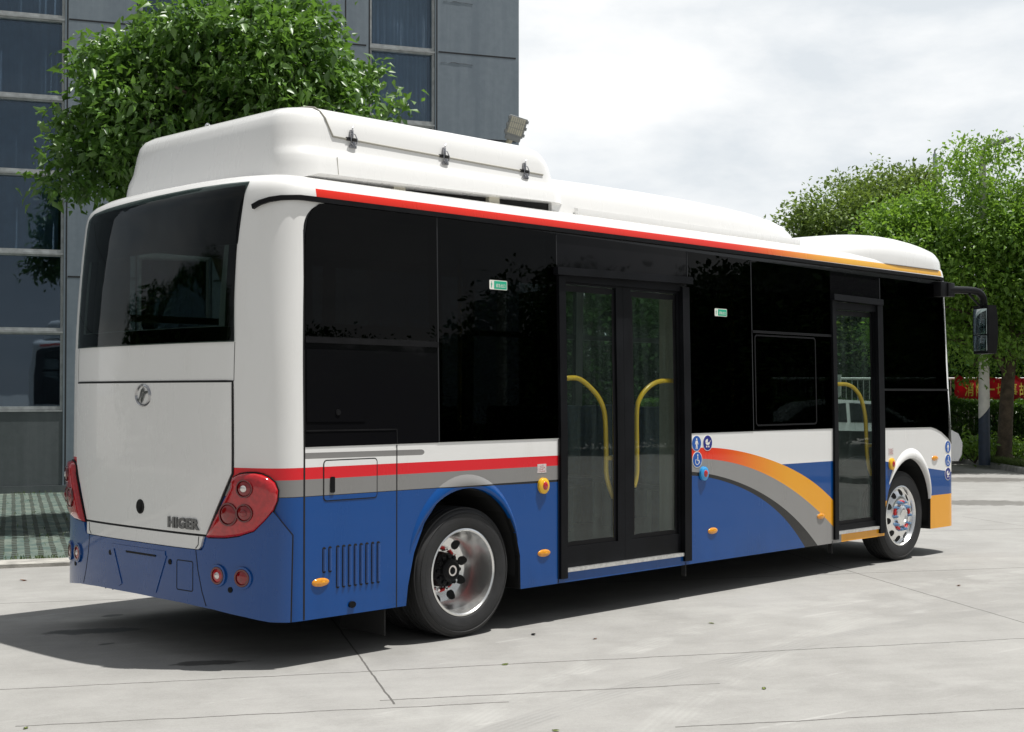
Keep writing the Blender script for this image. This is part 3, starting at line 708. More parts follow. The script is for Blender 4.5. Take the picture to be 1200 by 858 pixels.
def emb(bm):
    c = (.045, 1.602)
    q = lambda pts: [(c[0] + a * 1.45, c[1] + b_ * 1.14) for a, b_ in pts]
    for s in ([(-.048, -.018), (-.03, -.020), (-.012, .03), (.004, .044), (.012, .030), (.006, .020), (-.004, .018), (-.028, -.030), (-.040, -.034)],
              [(-.006, .000), (.010, .020), (.040, .026), (.050, .020), (.040, .012), (.020, .006), (.002, -.030), (-.012, -.044), (-.016, -.030)]):
        patch(bm, q(s), .008, .018)
part('emblem_mark', M_chrome2, hatch, fn=emb)
tv, tf, tw, th = text_mesh('HIGER', .1, bold=.0045, space=1.06)
part('lettering', simple('letter_chrome', (.20, .20, .205), .3, 1.0, var=.2, vscale=40), hatch, fn=lambda bm: decal(bm, [(.345 + a * .315 / tw, .786 + b_ * .068 / th) for a, b_ in tv], tf, .009, .020))
part('hatch_lock', M_black, hatch, fn=lambda bm: (patch(bm, circle(.016, .895, .046), .009, .014), patch(bm, circle(.016, .895, .034), .014, .010)))
val = P('valance', [(-.70, .672), (.655, .672), (.675, .69), (.70, .752), (-.70, .752)], -.002, .016, M_white)
for s in (1, -1): part('valance_seam', M_seam, val, fn=lambda bm: ribbon(bm, [(s * .63, .676), (s * .655, .70), (s * .66, .75)], .006, .014, .0172))
def bump_poly():
    top = [(.655, .668), (.70, .672), (.715, .69), (.738, .745), (.90, .752), (1.00, .768), (1.105, .802), (1.17, .865), (1.215, .920), (1.318, .782), (1.309, .273)]
    bot = [(1.20, .278), (1.05, .300), (.8, .325), (.5, .338), (0, .342)]
    return top + bot + [(-u, z) for u, z in bot[::-1][1:]] + [(-u, z) for u, z in top[::-1]]
def bumper_fn(bm):
    b = bmesh.new(); patch(b, bump_poly(), -.004, .0, res=.04)
    merge(bm, b)
    # swell the outer face, roll the lower edge under
    for v in bm.verts: pass
bumper = P('rear_bumper', bump_poly(), -.004, .022, M_blue)
for s, pp in [(s, pp) for s in (1, -1) for pp in ([(.64, .668), (.66, .55), (.70, .42), (.738, .338)], [(1.222, .92), (1.322, .782), (1.313, .273)])]: part('bumper_seam', M_seam, bumper, fn=lambda bm: ribbon(bm, [(s * a, b_) for a, b_ in pp], .006, .018, .0232))
part('plate_recess', M_blue, bumper, fn=lambda bm: [ribbon(bm, pp, w, .02, .027) for pp, w in (([(-.32, .622), (.33, .622)], .03), ([(-.315, .615), (-.20, .38)], .04), ([(.325, .615), (.21, .38)], .04))])
part('recess_seam', M_seam, bumper, fn=lambda bm: ribbon(bm, [(-.13, .600), (.22, .600)], .012, .02, .028))
part('towing_cover', M_seam, bumper, fn=lambda bm: ribbon(bm, rrect(.452, .612, .415, .595, .012), .006, .02, .0232, True))
for a, b_ in ((-.338, .576), (.38, .576), (.939, .452), (-.90, .452)): part('sensor', M_black, bumper, fn=lambda bm: patch(bm, circle(a, b_, .017), .02, .026))
def lens_round(pu, pz, r, parent, mat, core, d, recess=False):
    bz = part('lamp_bezel', M_reddark if mat is not M_clear else M_chrome, parent, ang=.9, fn=lambda bm: (ring_patch(bm, pu, pz, r * 1.22, r, d - .004, d + .006)))
    part('lamp_lens', mat, parent, ang=2, fn=lambda bm: dome(bm, pu, pz, r, r, r * .22, d - .002, 24, False))
    if core: part('lamp_bulb', core, parent, ang=2, fn=lambda bm: dome(bm, pu, pz, r * .45, r * .45, .006, d + r * .21, 16, False))
def ring_patch(bm, cu, cz, ro, ri, d0, d1, n=28):
    a = [[bm.verts.new(tuple(surf(x, y, d))) for x, y in circle(cu, cz, r, r, n)] for r, d in ((ro, d0), (ro * .97, d1), (ri * 1.03, d1), (ri, d0 - .01))]
    for i in range(3):
        for k in range(n): bm.faces.new([a[i][k], a[i][(k + 1) % n], a[i + 1][(k + 1) % n], a[i + 1][k]])
    bmesh.ops.recalc_face_normals(bm, faces=bm.faces[:])
LAMP = [(.738, .748), (.90, .756), (1.00, .772), (1.105, .806), (1.17, .868), (1.215, .925), (1.238, .985), (1.242, 1.045), (1.225, 1.09), (1.191, 1.120), (1.15, 1.138), (1.104, 1.146), (1.05, 1.145), (1.0, 1.138), (.955, 1.118), (.947, 1.10), (.945, 1.06), (.905, 1.0)]
def lamp_mesh(bm, poly, d=.045):
    """a swollen lens: nested outlines, each further out"""
    c = np.mean(np.array(poly), axis=0); n = len(poly)
    # resample the outline
    pp = []
    for i in range(n):
        a = np.array(poly[i]); b = np.array(poly[(i + 1) % n]); k = max(1, int(np.linalg.norm(b - a) / .035))
        for j in range(k): pp.append(a + (b - a) * j / k)
    prev = None
    for s, dd in ((1, -.004), (1, d * .35), (.975, d * .72), (.92, d * .95), (.75, d * 1.05), (.5, d * 1.08), (.25, d * 1.1)):
        ring = [bm.verts.new(tuple(surf(*(c + (q - c) * s), dd))) for q in pp]
        if prev:
            for k in range(len(pp)): bm.faces.new([prev[k], prev[(k + 1) % len(pp)], ring[(k + 1) % len(pp)], ring[k]])
        prev = ring
    bm.faces.new(prev)
    bmesh.ops.recalc_face_normals(bm, faces=bm.faces[:])
for s in (1, -1):
    poly = LAMP if s == 1 else mir(LAMP)
    tl = part('tail_lamp', M_redlens, ang=1.0, fn=lambda bm: lamp_mesh(bm, poly))
    part('lamp_gasket', M_seam, tl, fn=lambda bm: ribbon(bm, poly, .014, -.002, .012, True))
    for (pu, pz, r, core) in ((1.057, 1.055, .045, M_clear), (.945, .90, .058, None), (1.058, .912, .045, M_reddeep)):
        lens_round(s * pu, pz, r, tl, M_reddeep, core, .052)
    for pu, pz, core, mt in ((.841, .53, M_clear, M_redlens), (1.029, .528, None, M_reddeep)):
        fl = part('fog_lamp', M_blue, bumper, ang=.9, fn=lambda bm: ring_patch(bm, s * pu, pz, .068, .052, .020, .034))
        part('fog_lamp', mt, bumper, ang=2, fn=lambda bm: dome(bm, s * pu, pz, .052, .052, .018, .018, 24, False))
        if core: part('fog_lamp_bulb', core, bumper, ang=2, fn=lambda bm: dome(bm, s * pu, pz, .02, .022, .007, .034, 16, False))
        part('fog_lamp_ring', M_reddark, bumper, ang=.9, fn=lambda bm: ring_patch(bm, s * pu, pz, .053, .040, .026, .036))
for k in (0, .07): part('hanging_strap', M_black, fn=lambda bm: tube(bm, [(.2, 1.95 + k, .36), (.19, 1.96 + k, .33), (.2, 1.94 + k * 1.4, .275)], [.012, .010, .004], 6))
for x in (1.02, ):
    part('mud_flap', M_under, fn=lambda bm: box(bm, x, x + .012, .06, .5, .09, .34))
for x in (4.05, 6.2): part('door_flap', M_under, fn=lambda bm: box(bm, x, x + .01, .0, .04, .18, .29))

# roof equipment
def rring(x0, x1, y0, y1, r, n=10):
    out = []
    for cx, cy, a in ((x0 + r, y0 + r, 180), (x1 - r, y0 + r, 270), (x1 - r, y1 - r, 0), (x0 + r, y1 - r, 90)):
        for k in range(n + 1):
            t = math.radians(a + 90 * k / n); out.append((cx + r * math.cos(t), cy + r * math.sin(t)))
    return out
def shroud_fn(bm):
    lev = [(2.935, .41, 3.0, .225, .22), (3.04, .415, 3.0, .232, .22), (3.09, .42, 2.995, .24, .22), (3.115, .425, 2.99, .251, .22), (3.14, .432, 2.975, .268, .22), (3.165, .44, 2.965, .278, .22), (3.22, .452, 2.945, .285, .22), (3.29, .465, 2.92, .291, .22), (3.35, .48, 2.88, .302, .22), (3.39, .505, 2.84, .322, .22), (3.418, .55, 2.78, .362, .21), (3.434, .62, 2.69, .44, .19), (3.442, .74, 2.52, .60, .17)]
    prev = None
    for i, (z, x0, x1, y0, r) in enumerate(lev):
        ring = []
        for x, y in rring(x0, x1, y0, 2.56 - y0, r):
            zz = z
            k = min(1, max(0, (min(y, 2.56 - y) - .28) / .15)) if x < 1.0 else 0     # smooth across the rear face
            if k and 0 < i < 6: x = x + k * (float(np.interp(z, [2.935, 3.22], [.41, .452])) - x0)
            if i == 0: zz = 2.935 + .08 * min(1, max(0, (x - .48) / .25))
            ring.append(bm.verts.new((x, y, zz)))
        if prev:
            n = len(ring)
            for k in range(n): bm.faces.new([prev[k], prev[(k + 1) % n], ring[(k + 1) % n], ring[k]])
        else: bm.faces.new(ring[::-1])
        prev = ring
    bm.faces.new(prev)
    bmesh.ops.recalc_face_normals(bm, faces=bm.faces[:])
shroud = part('roof_unit', M_white, ang=.75, fn=shroud_fn)
part('unit_base', M_under, shroud, fn=lambda bm: box(bm, .72, 2.93, .30, 2.1, 2.9, 3.03))
part('mount_block', simple('mount_beige', (.55, .52, .42), .6), shroud, fn=lambda bm: [box(bm, x, x + .10, .262, .34, 2.92, 3.02) for x in (1.27, 2.15)])
M_gap = simple('lid_gap', (.36, .345, .30), .7)
def yside(z): return float(np.interp(z, [3.128, 3.22, 3.28, 3.325, 3.355, 3.38, 3.393, 3.40], [.285, .297, .312, .335, .37, .42, .50, .62]))
def lid(bm):
    tube(bm, [(.78 + .0, .282, 3.238), (1.2, .283, 3.232), (2.0, .282, 3.222), (2.72, .281, 3.214)], .0065, 6)
    tube(bm, [(.78, .282, 3.238), (.755, .288, 3.29), (.73, .298, 3.35), (.71, .32, 3.391), (.695, .36, 3.419), (.69, .44, 3.435), (.69, .60, 3.443)], .0055, 6)
part('lid_seam', M_gap, shroud, fn=lid, ang=2)
part('unit_seam', M_gap, shroud, fn=lambda bm: tube(bm, [(.78, .226, 2.99), (.78, .235, 3.06), (.78, .2395, 3.1)], .003, 5))
for lx, lz in ((.935, 3.236), (1.74, 3.226), (2.53, 3.216)):
    def latch(bm):
        n0 = len(bm.verts); y = .274
        box(bm, lx - .035, lx + .035, y - .010, y + .012, lz - .075, lz - .048, .004)
        box(bm, lx - .016, lx + .016, y - .016, y + .006, lz - .06, lz - .02, .004)
        tube(bm, [(lx - .03, y - .014, lz - .03), (lx - .034, y - .02, lz + .02), (lx - .02, y - .018, lz + .05), (lx + .01, y - .016, lz + .045), (lx + .034, y - .02, lz), (lx + .028, y - .016, lz - .035), (lx, y - .012, lz - .055), (lx - .03, y - .014, lz - .03)], .005, 6)
        box(bm, lx - .026, lx + .004, y - .006, y + .02, lz + .012, lz + .085, .006)
        tube(bm, [(lx - .012, y - .004, lz + .07), (lx - .02, y - .02, lz + .10), (lx - .005, y - .012, lz + .112)], .006, 6)
    def latch_s(bm):
        latch(bm); c = Vector((lx, .277, lz)); bmesh.ops.scale(bm, vec=(.74, .74, .74), verts=bm.verts, space=Matrix.Translation(-c))
    part('latch', M_steel, shroud, fn=latch_s)
    part('latch_notch', M_seam, shroud, fn=lambda bm: box(bm, lx - .05, lx + .04, .274, .288, lz - .008, lz + .012))
part('lifting_eye', M_chrome, shroud, fn=lambda bm: tube(bm, [(.62 + .022 * math.cos(a), 1.45, 3.425 + .03 * math.sin(a)) for a in np.linspace(-.4, math.pi + .4, 14)], .006, 6))
def batt_fn(bm):
    # low cover in front of the unit; cross-section runs along X
    st = [(2.80, 3.235), (3.3, 3.245), (4.0, 3.252), (4.6, 3.248), (5.1, 3.236), (5.5, 3.218), (5.8, 3.19), (6.0, 3.155), (6.15, 3.115), (6.28, 3.06), (6.36, 3.0), (6.40, 2.94)]
    prev = None
    for x, zt in st:
        h = zt - 2.90; y0 = float(np.interp(x, [5.5, 5.9, 6.1, 6.3, 6.4], [.262, .275, .31, .42, .56]))
        ring = [bm.verts.new((x, y0 + a, 2.90 + b_ * h)) for a, b_ in ((0, 0), (.008, .3), (.02, .5), (.045, .72), (.09, .88), (.16, .96), (.26, .99), (.42, 1.0))]
        ring += [bm.verts.new((x, 2.5 - v.co.y, v.co.z)) for v in ring[::-1]]
        if prev:
            for k in range(len(ring) - 1): bm.faces.new([prev[k], prev[k + 1], ring[k + 1], ring[k]])
        else: bm.faces.new(ring)
        prev = ring
    bm.faces.new(prev[::-1])
    bmesh.ops.recalc_face_normals(bm, faces=bm.faces[:])
batt = part('roof_cover', M_white, ang=.75, fn=batt_fn)
part('cover_flange', M_white, batt, fn=lambda bm: box(bm, 3.04, 6.06, .225, .262, 2.93, 3.0, .006))
part('flange_seam', M_gap, batt, fn=lambda bm: box(bm, 3.05, 6.05, .222, .228, 2.925, 2.932))
def dome_fn(bm):
    xs = [5.95, 6.1, 6.25, 6.4, 6.6, 6.8, 7.0, 7.25, 7.5, 7.75, 8.0, 8.15, 8.28, 8.38, 8.46, 8.52, 8.56, 8.585]
    zt = [2.90, 2.945, 2.98, 3.015, 3.065, 3.11, 3.145, 3.175, 3.19, 3.19, 3.175, 3.155, 3.13, 3.10, 3.065, 3.02, 2.97, 2.90]
    prev = None
    for x, z1 in zip(xs, zt):
        w = float(np.interp(x + .155, PLAN[160:, 0], PLAN[160:, 1])) - float(np.interp(x, [5.9, 6.4, 7.3], [.30, .14, .026])); zb = 2.853
        ring = []
        for k in range(33):
            a = math.pi * k / 32; e = .42
            cy = math.copysign(abs(math.cos(a)) ** e, math.cos(a)); sz = abs(math.sin(a)) ** .62
            ring.append(bm.verts.new((x, W2 - w * cy, zb + (z1 - zb) * sz)))
        if prev:
            for k in range(32): bm.faces.new([prev[k], prev[k + 1], ring[k + 1], ring[k]])
        prev = ring
    bm.faces.new(prev)
    bmesh.ops.recalc_face_normals(bm, faces=bm.faces[:])
part('roof_dome', M_white, ang=1.2, fn=dome_fn)

# mirror
def marm(bm):
    tube(bm, smooth_path([(8.30, -.035, 2.655), (8.50, -.06, 2.66), (8.72, -.09, 2.665), (8.86, -.11, 2.655), (8.95, -.12, 2.60), (8.97, -.12, 2.52)], 5), .038, 10)
    box(bm, 8.16, 8.32, -.06, .05, 2.58, 2.73, .012); box(bm, 8.29, 8.43, -.075, -.01, 2.585, 2.725, .012)
marmo = part('mirror_arm', M_black, ang=.8, fn=marm)
mloc = Vector((9.0, -.13, 2.27)); Mm = Matrix.Translation(mloc) @ Matrix.Rotation(math.radians(-22), 4, 'Z')
def mhead(bm):
    b = bmesh.new(); bmesh.ops.create_cube(b, size=1)
    bmesh.ops.subdivide_edges(b, edges=b.edges[:], cuts=4, use_grid_fill=True)
    for v in b.verts:
        p = v.co.copy(); q = p * 2
        k = 1 - .12 * abs(q.z) ** 3
        v.co = Vector((p.x * .15 * (1 if q.x < 0 else 1 - .5 * (q.y ** 2 + .5 * q.z ** 2) * .6), p.y * .23 * k, p.z * .50))
    bmesh.ops.transform(b, matrix=Mm, verts=b.verts); merge(bm, b)
mh = part('mirror_head', M_black, ang=1.0, fn=mhead)
M_mirror = simple('mirror_glass', (.42, .46, .48), .05, 1.0)
part('mirror_glass', M_mirror, mh, fn=lambda bm: (box(bm, -.082, -.074, -.095, .095, -.05, .215, .004, Mm), box(bm, -.082, -.074, -.095, .095, -.22, -.06, .004, Mm)))
part('mirror_cable', M_black, marmo, ang=2, fn=lambda bm: tube(bm, smooth_path([(8.70, -.09, 2.63), (8.80, -.10, 2.57), (8.92, -.115, 2.50)], 6), .012, 8))

# wheels
M_tyre = simple('tyre_rubber', (.020, .020, .021), .72, var=.35, vscale=7, bumpy=.25, bscale=90)
M_rim = simple('polished_alloy', (.86, .86, .85), .24, .92, var=.02, vscale=9)
M_nutred = simple('nut_red', (.55, .02, .02), .4); M_nutblue = simple('nut_blue', (.16, .28, .45), .35)
RT_ = .43
def tyre_prof(w):
    h = w / 2
    p = [(.283, -h * .80), (.30, -h * .93), (.335, -h), (.372, -h * .985), (.398, -h * .95), (.412, -h * .88), (.418, -h * .80), (.4185, -h * .79), (.427, -h * .77)]
    for g in (-.5, -.17, .17, .5):
        p += [(.43, h * (g - .06)), (.418, h * (g - .045)), (.418, h * (g + .045)), (.43, h * (g + .06))]
    q = [(r, -a) for r, a in p[:9]][::-1]
    return p + q
def place(X, Y, side):      # local +Y axis of the lathe points outward
    return Matrix.Translation((X, Y, RT_)) @ Matrix.Rotation(0 if side < 0 else math.pi, 4, 'Z') @ Matrix.Scale(-1, 4, (0, 1, 0)) if side < 0 else Matrix.Translation((X, Y, RT_))
def ribs(bm, M, out):
    # raised sidewall rings and marks
    for r in (.352, .392):
        lathe(bm, [(r - .003, out - .004), (r, out + .0015), (r + .003, out - .004)], M, 64)
def wheel(X, Yo, side, deep):
    """Yo: the y of the tyre's outer sidewall; side -1 near, +1 far"""
    w = .25; Yc = Yo - side * w / 2
    M = Matrix(((1, 0, 0, X), (0, side, 0, Yc), (0, 0, 1, RT_), (0, 0, 0, 1)))       # local +y points out of the bus
    h = w / 2
    if deep: prof = [(.284, h * .80), (.290, h * .90), (.280, h * .93), (.272, h * .86), (.264, h * .5), (.256, 0), (.248, -h * .5), (.236, -h * .82), (.222, -h * .95), (.19, -h * 1.02), (.12, -h * 1.05), (.07, -h * 1.05)]
    else: prof = [(.284, h * .80), (.290, h * .90), (.280, h * .93), (.270, h * .80), (.262, h * .62), (.250, h * .58), (.225, h * .72), (.19, h * .86), (.165, h * .90), (.12, h * .88), (.10, h * .80), (.05, h * .8)]
    bm = bmesh.new(); lathe(bm, prof, M, 72)
    back = [(.284, h * .80), (.284, -h * .85)]
    lathe(bm, back, M, 72); lathe(bm, [(.27, -h * 1.2), (.02, -h * 1.2)], M, 40)
    rim = obj('wheel', bm, M_rim, bus, ang=.5)
    bm = bmesh.new(); lathe(bm, tyre_prof(w), M, 96); ribs(bm, M, h * .985)
    # tread blocks: cross slots on the shoulder
    obj('tyre', bm, M_tyre, rim, ang=.5)
    if deep:
        bm = bmesh.new(); lathe(bm, tyre_prof(w), Matrix(((1, 0, 0, X), (0, side, 0, Yc - side * .29), (0, 0, 1, RT_), (0, 0, 0, 1))), 64); obj('inner_tyre', bm, M_tyre, rim, ang=.5)
    # hand holes
    def holes(k):
        rr_, ay = (.205, -h * .655) if deep else (.225, h * .725)
        if True:
            bm = bmesh.new(); a = 2 * math.pi * (k + .3) / 10; c = (rr_ * math.cos(a), rr_ * math.sin(a))
            tl = 1.0 if not deep else .6
            for rad, dy in ((.031, .010),):
                ring = []
                for j in range(16):
                    b_ = 2 * math.pi * j / 16
                    lr = rad * math.cos(b_); lt = rad * 1.0 * math.sin(b_)
                    r2 = rr_ + lr
                    yy = (np.interp(r2, [.17, .19, .222, .236], [-h * 1.03, -h * 1.02, -h * .95, -h * .82]) if deep else np.interp(r2, [.19, .225, .25], [h * .86, h * .72, h * .58])) + .004
                    ring.append(bm.verts.new(M @ Vector((r2 * math.cos(a) - lt * math.sin(a), yy, r2 * math.sin(a) + lt * math.cos(a)))))
                bm.faces.new(ring)
            obj('hand_hole', bm, M_seam, rim)
    for k in range(10): holes(k)
    
    if deep:
        bm = bmesh.new(); lathe(bm, [(.118, -h * 1.05), (.112, -h * .45), (.098, -h * .35), (.08, -h * .25), (.075, -h * .05), (.06, h * .03), (.0, h * .05)], M, 40)
        for k in range(12):
            a = 2 * math.pi * k / 12; T = M @ Matrix.Translation((.092 * math.cos(a), -h * .36, .092 * math.sin(a)))
            lathe(bm, [(.014, -.01), (.014, .02), (0, .02)], T, 8)
        obj('hub', bm, M_black, rim, ang=.5)
        bm = bmesh.new(); lathe(bm, [(.034, h * .043), (.036, h * .06), (.026, h * .06), (.024, h * .04)], M, 24); obj('hub_mark', M=None, bm=bm, mat=M_label, parent=rim) if False else obj('hub_mark', bm, M_clear, rim)
        nr, ny, nl = .142, -h * 1.04, .05
    else:
        bm = bmesh.new(); lathe(bm, [(.105, h * .80), (.10, h * 1.0), (.085, h * 1.1), (.06, h * 1.14), (.055, h * 1.05), (0, h * 1.05)], M, 40)
        obj('hub', bm, M_rim, rim, ang=.5)
        nr, ny, nl = .134, h * .88, .045
    nut0 = None
    for k in range(10):
        a = 2 * math.pi * k / 10
        bm = bmesh.new(); T = M @ Matrix.Translation((nr * math.cos(a), ny, nr * math.sin(a)))
        lathe(bm, [(.022, 0), (.022, .006), (.0165, .008), (.0165, nl * .6), (.010, nl * .62), (.010, nl), (0, nl)], T, 6 if True else 12)
        obj('wheel_nut', bm, M_nutblue if not deep else M_rim, rim, ang=.4)
        if k % 2 == 0 or deep:
            b2 = bmesh.new(); a2 = a + 2 * math.pi / 10
            p0 = M @ Vector((nr * math.cos(a), ny + .012, nr * math.sin(a))); p1 = M @ Vector((nr * math.cos(a2), ny + .012, nr * math.sin(a2)))
            pm = (p0 + p1) / 2; pm = pm + (pm - (M @ Vector((0, ny + .012, 0)))).normalized() * .012
            tube(b2, [p0, pm, p1], [.014, .010, .014], 8); obj('nut_indicator', b2, M_nutred, rim, ang=1)
wheel(1.685, .02, -1, True); wheel(7.535, .035, -1, False); wheel(1.685, 2.48, 1, True); wheel(7.535, 2.465, 1, False)

# cabin seen through the doors
M_floor = simple('cabin_floor_vinyl', (.10, .10, .105), .7, var=.2); M_seat = simple('seat_fabric', (.02, .035, .09), .8, var=.3, vscale=30)
part('cabin_floor', M_floor, fn=lambda bm: (box(bm, 2.25, 7.05, .07, 2.43, .362, .372), box(bm, .3, 2.245, .62, 1.88, .372, .95), box(bm, 7.1, 8.5, .62, 1.88, .372, .55)))
def seat(bm, x, y):
    box(bm, x, x + .44, y, y + .42, .78, .86, .03); box(bm, x - .08, x, y, y + .42, .84, 1.50, .03); box(bm, x + .1, x + .3, y + .12, y + .3, .37, .79, .01)
for x, y in ((2.6, 1.55), (2.6, 1.99), (3.5, 1.99), (4.3, 1.99), (4.3, 1.55), (5.1, 1.99), (5.1, 1.55), (5.9, 1.99), (4.6, .12), (5.4, .12), (4.6, .56), (5.4, .56)):
    part('cabin_seat', M_seat, fn=lambda bm: seat(bm, x, y))
for x, y in ((2.75, 1.2), (4.2, .85), (5.0, 1.45), (6.1, 1.0)):
    part('grab_pole', M_yellow, ang=2, fn=lambda bm: tube(bm, [(x, y, .36), (x, y, 2.72)], .016, 8))
part('partition', simple('partition_beige', (.42, .38, .30), .6), fn=lambda bm: (box(bm, 4.36, 4.39, .10, .50, .40, 2.45)))
part('driver_partition', M_black, fn=lambda bm: box(bm, 7.05, 7.08, 1.2, 2.4, .5, 1.9))

# ------------------------------------------------------------------ ground and road furniture of the setting
def at(depth, lat, z=0.): 
    p = CAM + FWH * depth + RT * lat; return np.array([p[0], p[1], z])
A0 = math.radians(-25.6); FE = np.array([math.cos(A0), math.sin(A0), 0]); FN = np.array([math.sin(A0), -math.cos(A0), 0]); FO = np.array([5.746, 14.422, 0])
def fac(s, off, z=0.): p = FO + FE * s + FN * off; return np.array([p[0], p[1], z])
def concrete_mat():
    m, t, b = new_mat('yard_concrete'); co = coords(t); x, y, z = xyz(t, co)
    n1 = noise(t, co, .35, 5, .6); n2 = noise(t, co, 2.3, 7, .65); n3 = noise(t, co, 40, 4, .6)
    # broom strokes and tyre polish, laid along the slabs
    r = mapping(t, co, (1, 1, 1), (0, 0, math.radians(31.5))); rx, ry, rz = xyz(t, r)
    st = noise(t, mapping(t, r, (.35, 5, 1)), 2.0, 6, .6, .4)
    br = noise(t, mapping(t, r, (3, 90, 1)), 1.0, 3, .6)
    v = n1 * .40 + n2 * .34 + st * .12 + n3 * .14
    c = mixc(t, v.step(.34, .66), (.268, .261, .246), (.372, .364, .346))
    # tyre scuffs: pale curved streaks
    a = mapping(t, co, (1, 1, 1), (0, 0, math.radians(8)))
    sc = noise(t, mapping(t, a, (.5, 7, 1)), 1.6, 4, .5, .8).step(.62, .72) * n2.step(.4, .6)
    c = mixc(t, sc * .30, c, (.55, .54, .52))
    grit = noise(t, co, 130, 3, .7); c = mixc(t, grit.step(.52, .72) * .28, c, (.17, .165, .155)); c = mixc(t, grit.step(.45, .28) * .22, c, (.56, .55, .53))
    def arc(cx, cy, R, w, amt):
        rr_ = ((x - cx).pow(2.0) + (y - cy).pow(2.0)).pow(.5); d = (rr_ - R + (n2 - .5) * .06).abs(); lines = ((rr_ * 26.).fract() - .5).abs().step(.1, .4)
        return (1. - d.step(w * .6, w)) * (lines * .5 + .5) * n2.step(.38, .6) * amt
    ml = arc(4.5, -12.2, 11.4, .13, .5).max(arc(6.0, -14.5, 13.2, .14, .45)).max(arc(9, 9.5, 11.2, .13, .4)).max(arc(-3, -9, 8.2, .14, .35))
    c = mixc(t, ml * .55, c, (.48, .475, .45))
    md = arc(2.5, -16, 14.3, .12, .3).max(arc(14, -9, 9.0, .13, .3)); c = mixc(t, md, c, (.15, .148, .143))
    dk = noise(t, mapping(t, a, (.3, 3.5, 1), (0, 0, .3)), 1.1, 5, .6, .5).step(.60, .78)
    c = mixc(t, dk * .12, c, (.22, .21, .20))
    # joints and saw cuts: (offset across, from, to along)
    wob = (noise(t, co, 3.0, 3, .5) - .5) * .05 + (noise(t, co, 25.0, 2, .5) - .5) * .012
    ca, sa = math.cos(math.radians(-31.5)), math.sin(math.radians(-31.5))
    al = x * ca + y * sa; ac = x * (-sa) + y * ca
    j = None
    for off, a0, a1, slope in ((-.045, -3, 6.5, .002), (-.99, -1.2, 1.25, -.03), (-.815, .6, 2.5, -.02), (-1.70, 1.9, 4.2, -.03), (3.2, -8, 30, 0), (6.4, -8, 30, 0), (-5.2, -6, 20, 0)):
        d = (ac - off - (al - .5) * slope + wob).abs(); k = d.lt(.0075) * al.gt(a0) * al.lt(a1); j = k if j is None else j.max(k)
    for off, a0, a1, slope in ((.66, -.92, 6, .0), (5.28, -5, 6, .055), (4.2, -3.6, -1.7, -.07), (9.6, -6, 8, 0), (13.9, -6, 8, 0), (-3.9, -6, 8, 0)):
        d = (al - off - (ac + 1.0) * slope + wob * .5).abs(); k = d.lt(.006) * ac.gt(a0) * ac.lt(a1); j = j.max(k)
    jm = j * (n2.step(.2, .45) * .5 + .5)
    c = mixc(t, jm * .8, c, (.06, .055, .05))
    # oil stains and darker, smoother oval patches
    def blot(cx, cy, rx_, ry_, ang, soft=.25):
        u = ((x - cx) * math.cos(ang) + (y - cy) * math.sin(ang)) * (1 / rx_); w = ((y - cy) * math.cos(ang) - (x - cx) * math.sin(ang)) * (1 / ry_)
        return ((u.pow(2.0) + w.pow(2.0)) + (noise(t, co, 9, 4, .6) - .5) * 3.0).step(1 + soft, 1 - soft)
    stain = blot(.02, .50, .22, .07, -.6).max(blot(.08, 2.0, .34, .10, -.5)).max(blot(.5, 2.5, .08, .05, 0)).max(blot(-.1, 1.5, .06, .03, 0))
    c = mixc(t, stain * .72, c, (.045, .043, .042))
    dark_oval = blot(14.7, 2.6, .8, .5, -.75).max(blot(19.6, 5.3, 1.4, .7, -.75)).max(blot(18.6, 2.9, .8, .5, -.75))
    c = mixc(t, dark_oval * .6, c, (.12, .11, .10))
    rear_dark = noise(t, co, 1.6, 5, .6).step(.35, .7) * ((x - 1.9) * .45).pow(2.0).step(1.3, .2) * ((y - 1.3) * .55).pow(2.0).step(1.2, .1)  # patchy darker concrete around the rear axle of the bus
    c = mixc(t, rear_dark * .38, c, (.13, .125, .12))
    t.links.new(c, b.inputs['Base Color'])
    rg = stain.max(dark_oval) * -.35 + .82 + (n2 - .5) * .2; t.links.new(rg.k, b.inputs['Roughness'])
    b.inputs['Specular IOR Level'].default_value = .3
    bump(t, b, n3 * .5 + br * .35 + n2 * .3 - jm * 1.5, .22, .01)
    return m
M_conc = concrete_mat()
bm = bmesh.new(); add_mesh(bm, [(-500, -500, 0), (700, -500, 0), (700, 700, 0), (-500, 700, 0)], [(0, 1, 2, 3)])
tag(obj('ground', bm, M_conc), kind='structure')

def paver_mat():
    m, t, b = new_mat('grass_pavers'); co = coords(t); x, y, z = xyz(t, co)
    a = x * FE[0] + y * FE[1]; c = x * FN[0] + y * FN[1]
    a = a + (noise(t, co, 2, 3, .5) - .5) * .03
    fa = (a * (1 / .125)).fract(); fc = (c * (1 / .17)).fract(); row = (c * (1 / .17)).fract()
    groove = (fa.gt(.58) * fc.gt(.26)).max(fc.gt(.93) * .4).max(row.gt(.93) * .3)
    n = noise(t, co, 3.5, 6, .65); n2 = noise(t, co, 22, 4, .6)
    cc = mixc(t, n.step(.35, .68), (.060, .100, .088), (.17, .20, .165))
    cc = mixc(t, n2.step(.5, .75) * .4, cc, (.07, .085, .06))
    cc = mixc(t, (groove * (n2 * .5 + .65)).min(1.), cc, (.016, .018, .011))
    moss = noise(t, co, 1.4, 5, .6).step(.58, .7); cc = mixc(t, moss * .5 * groove.max(n2.gt(.5)), cc, (.05, .09, .02))
    t.links.new(cc, b.inputs['Base Color']); setp(b, Roughness=.85)
    bump(t, b, groove * -1.0 + n2 * .3, .7, .03); return m
bm = bmesh.new()
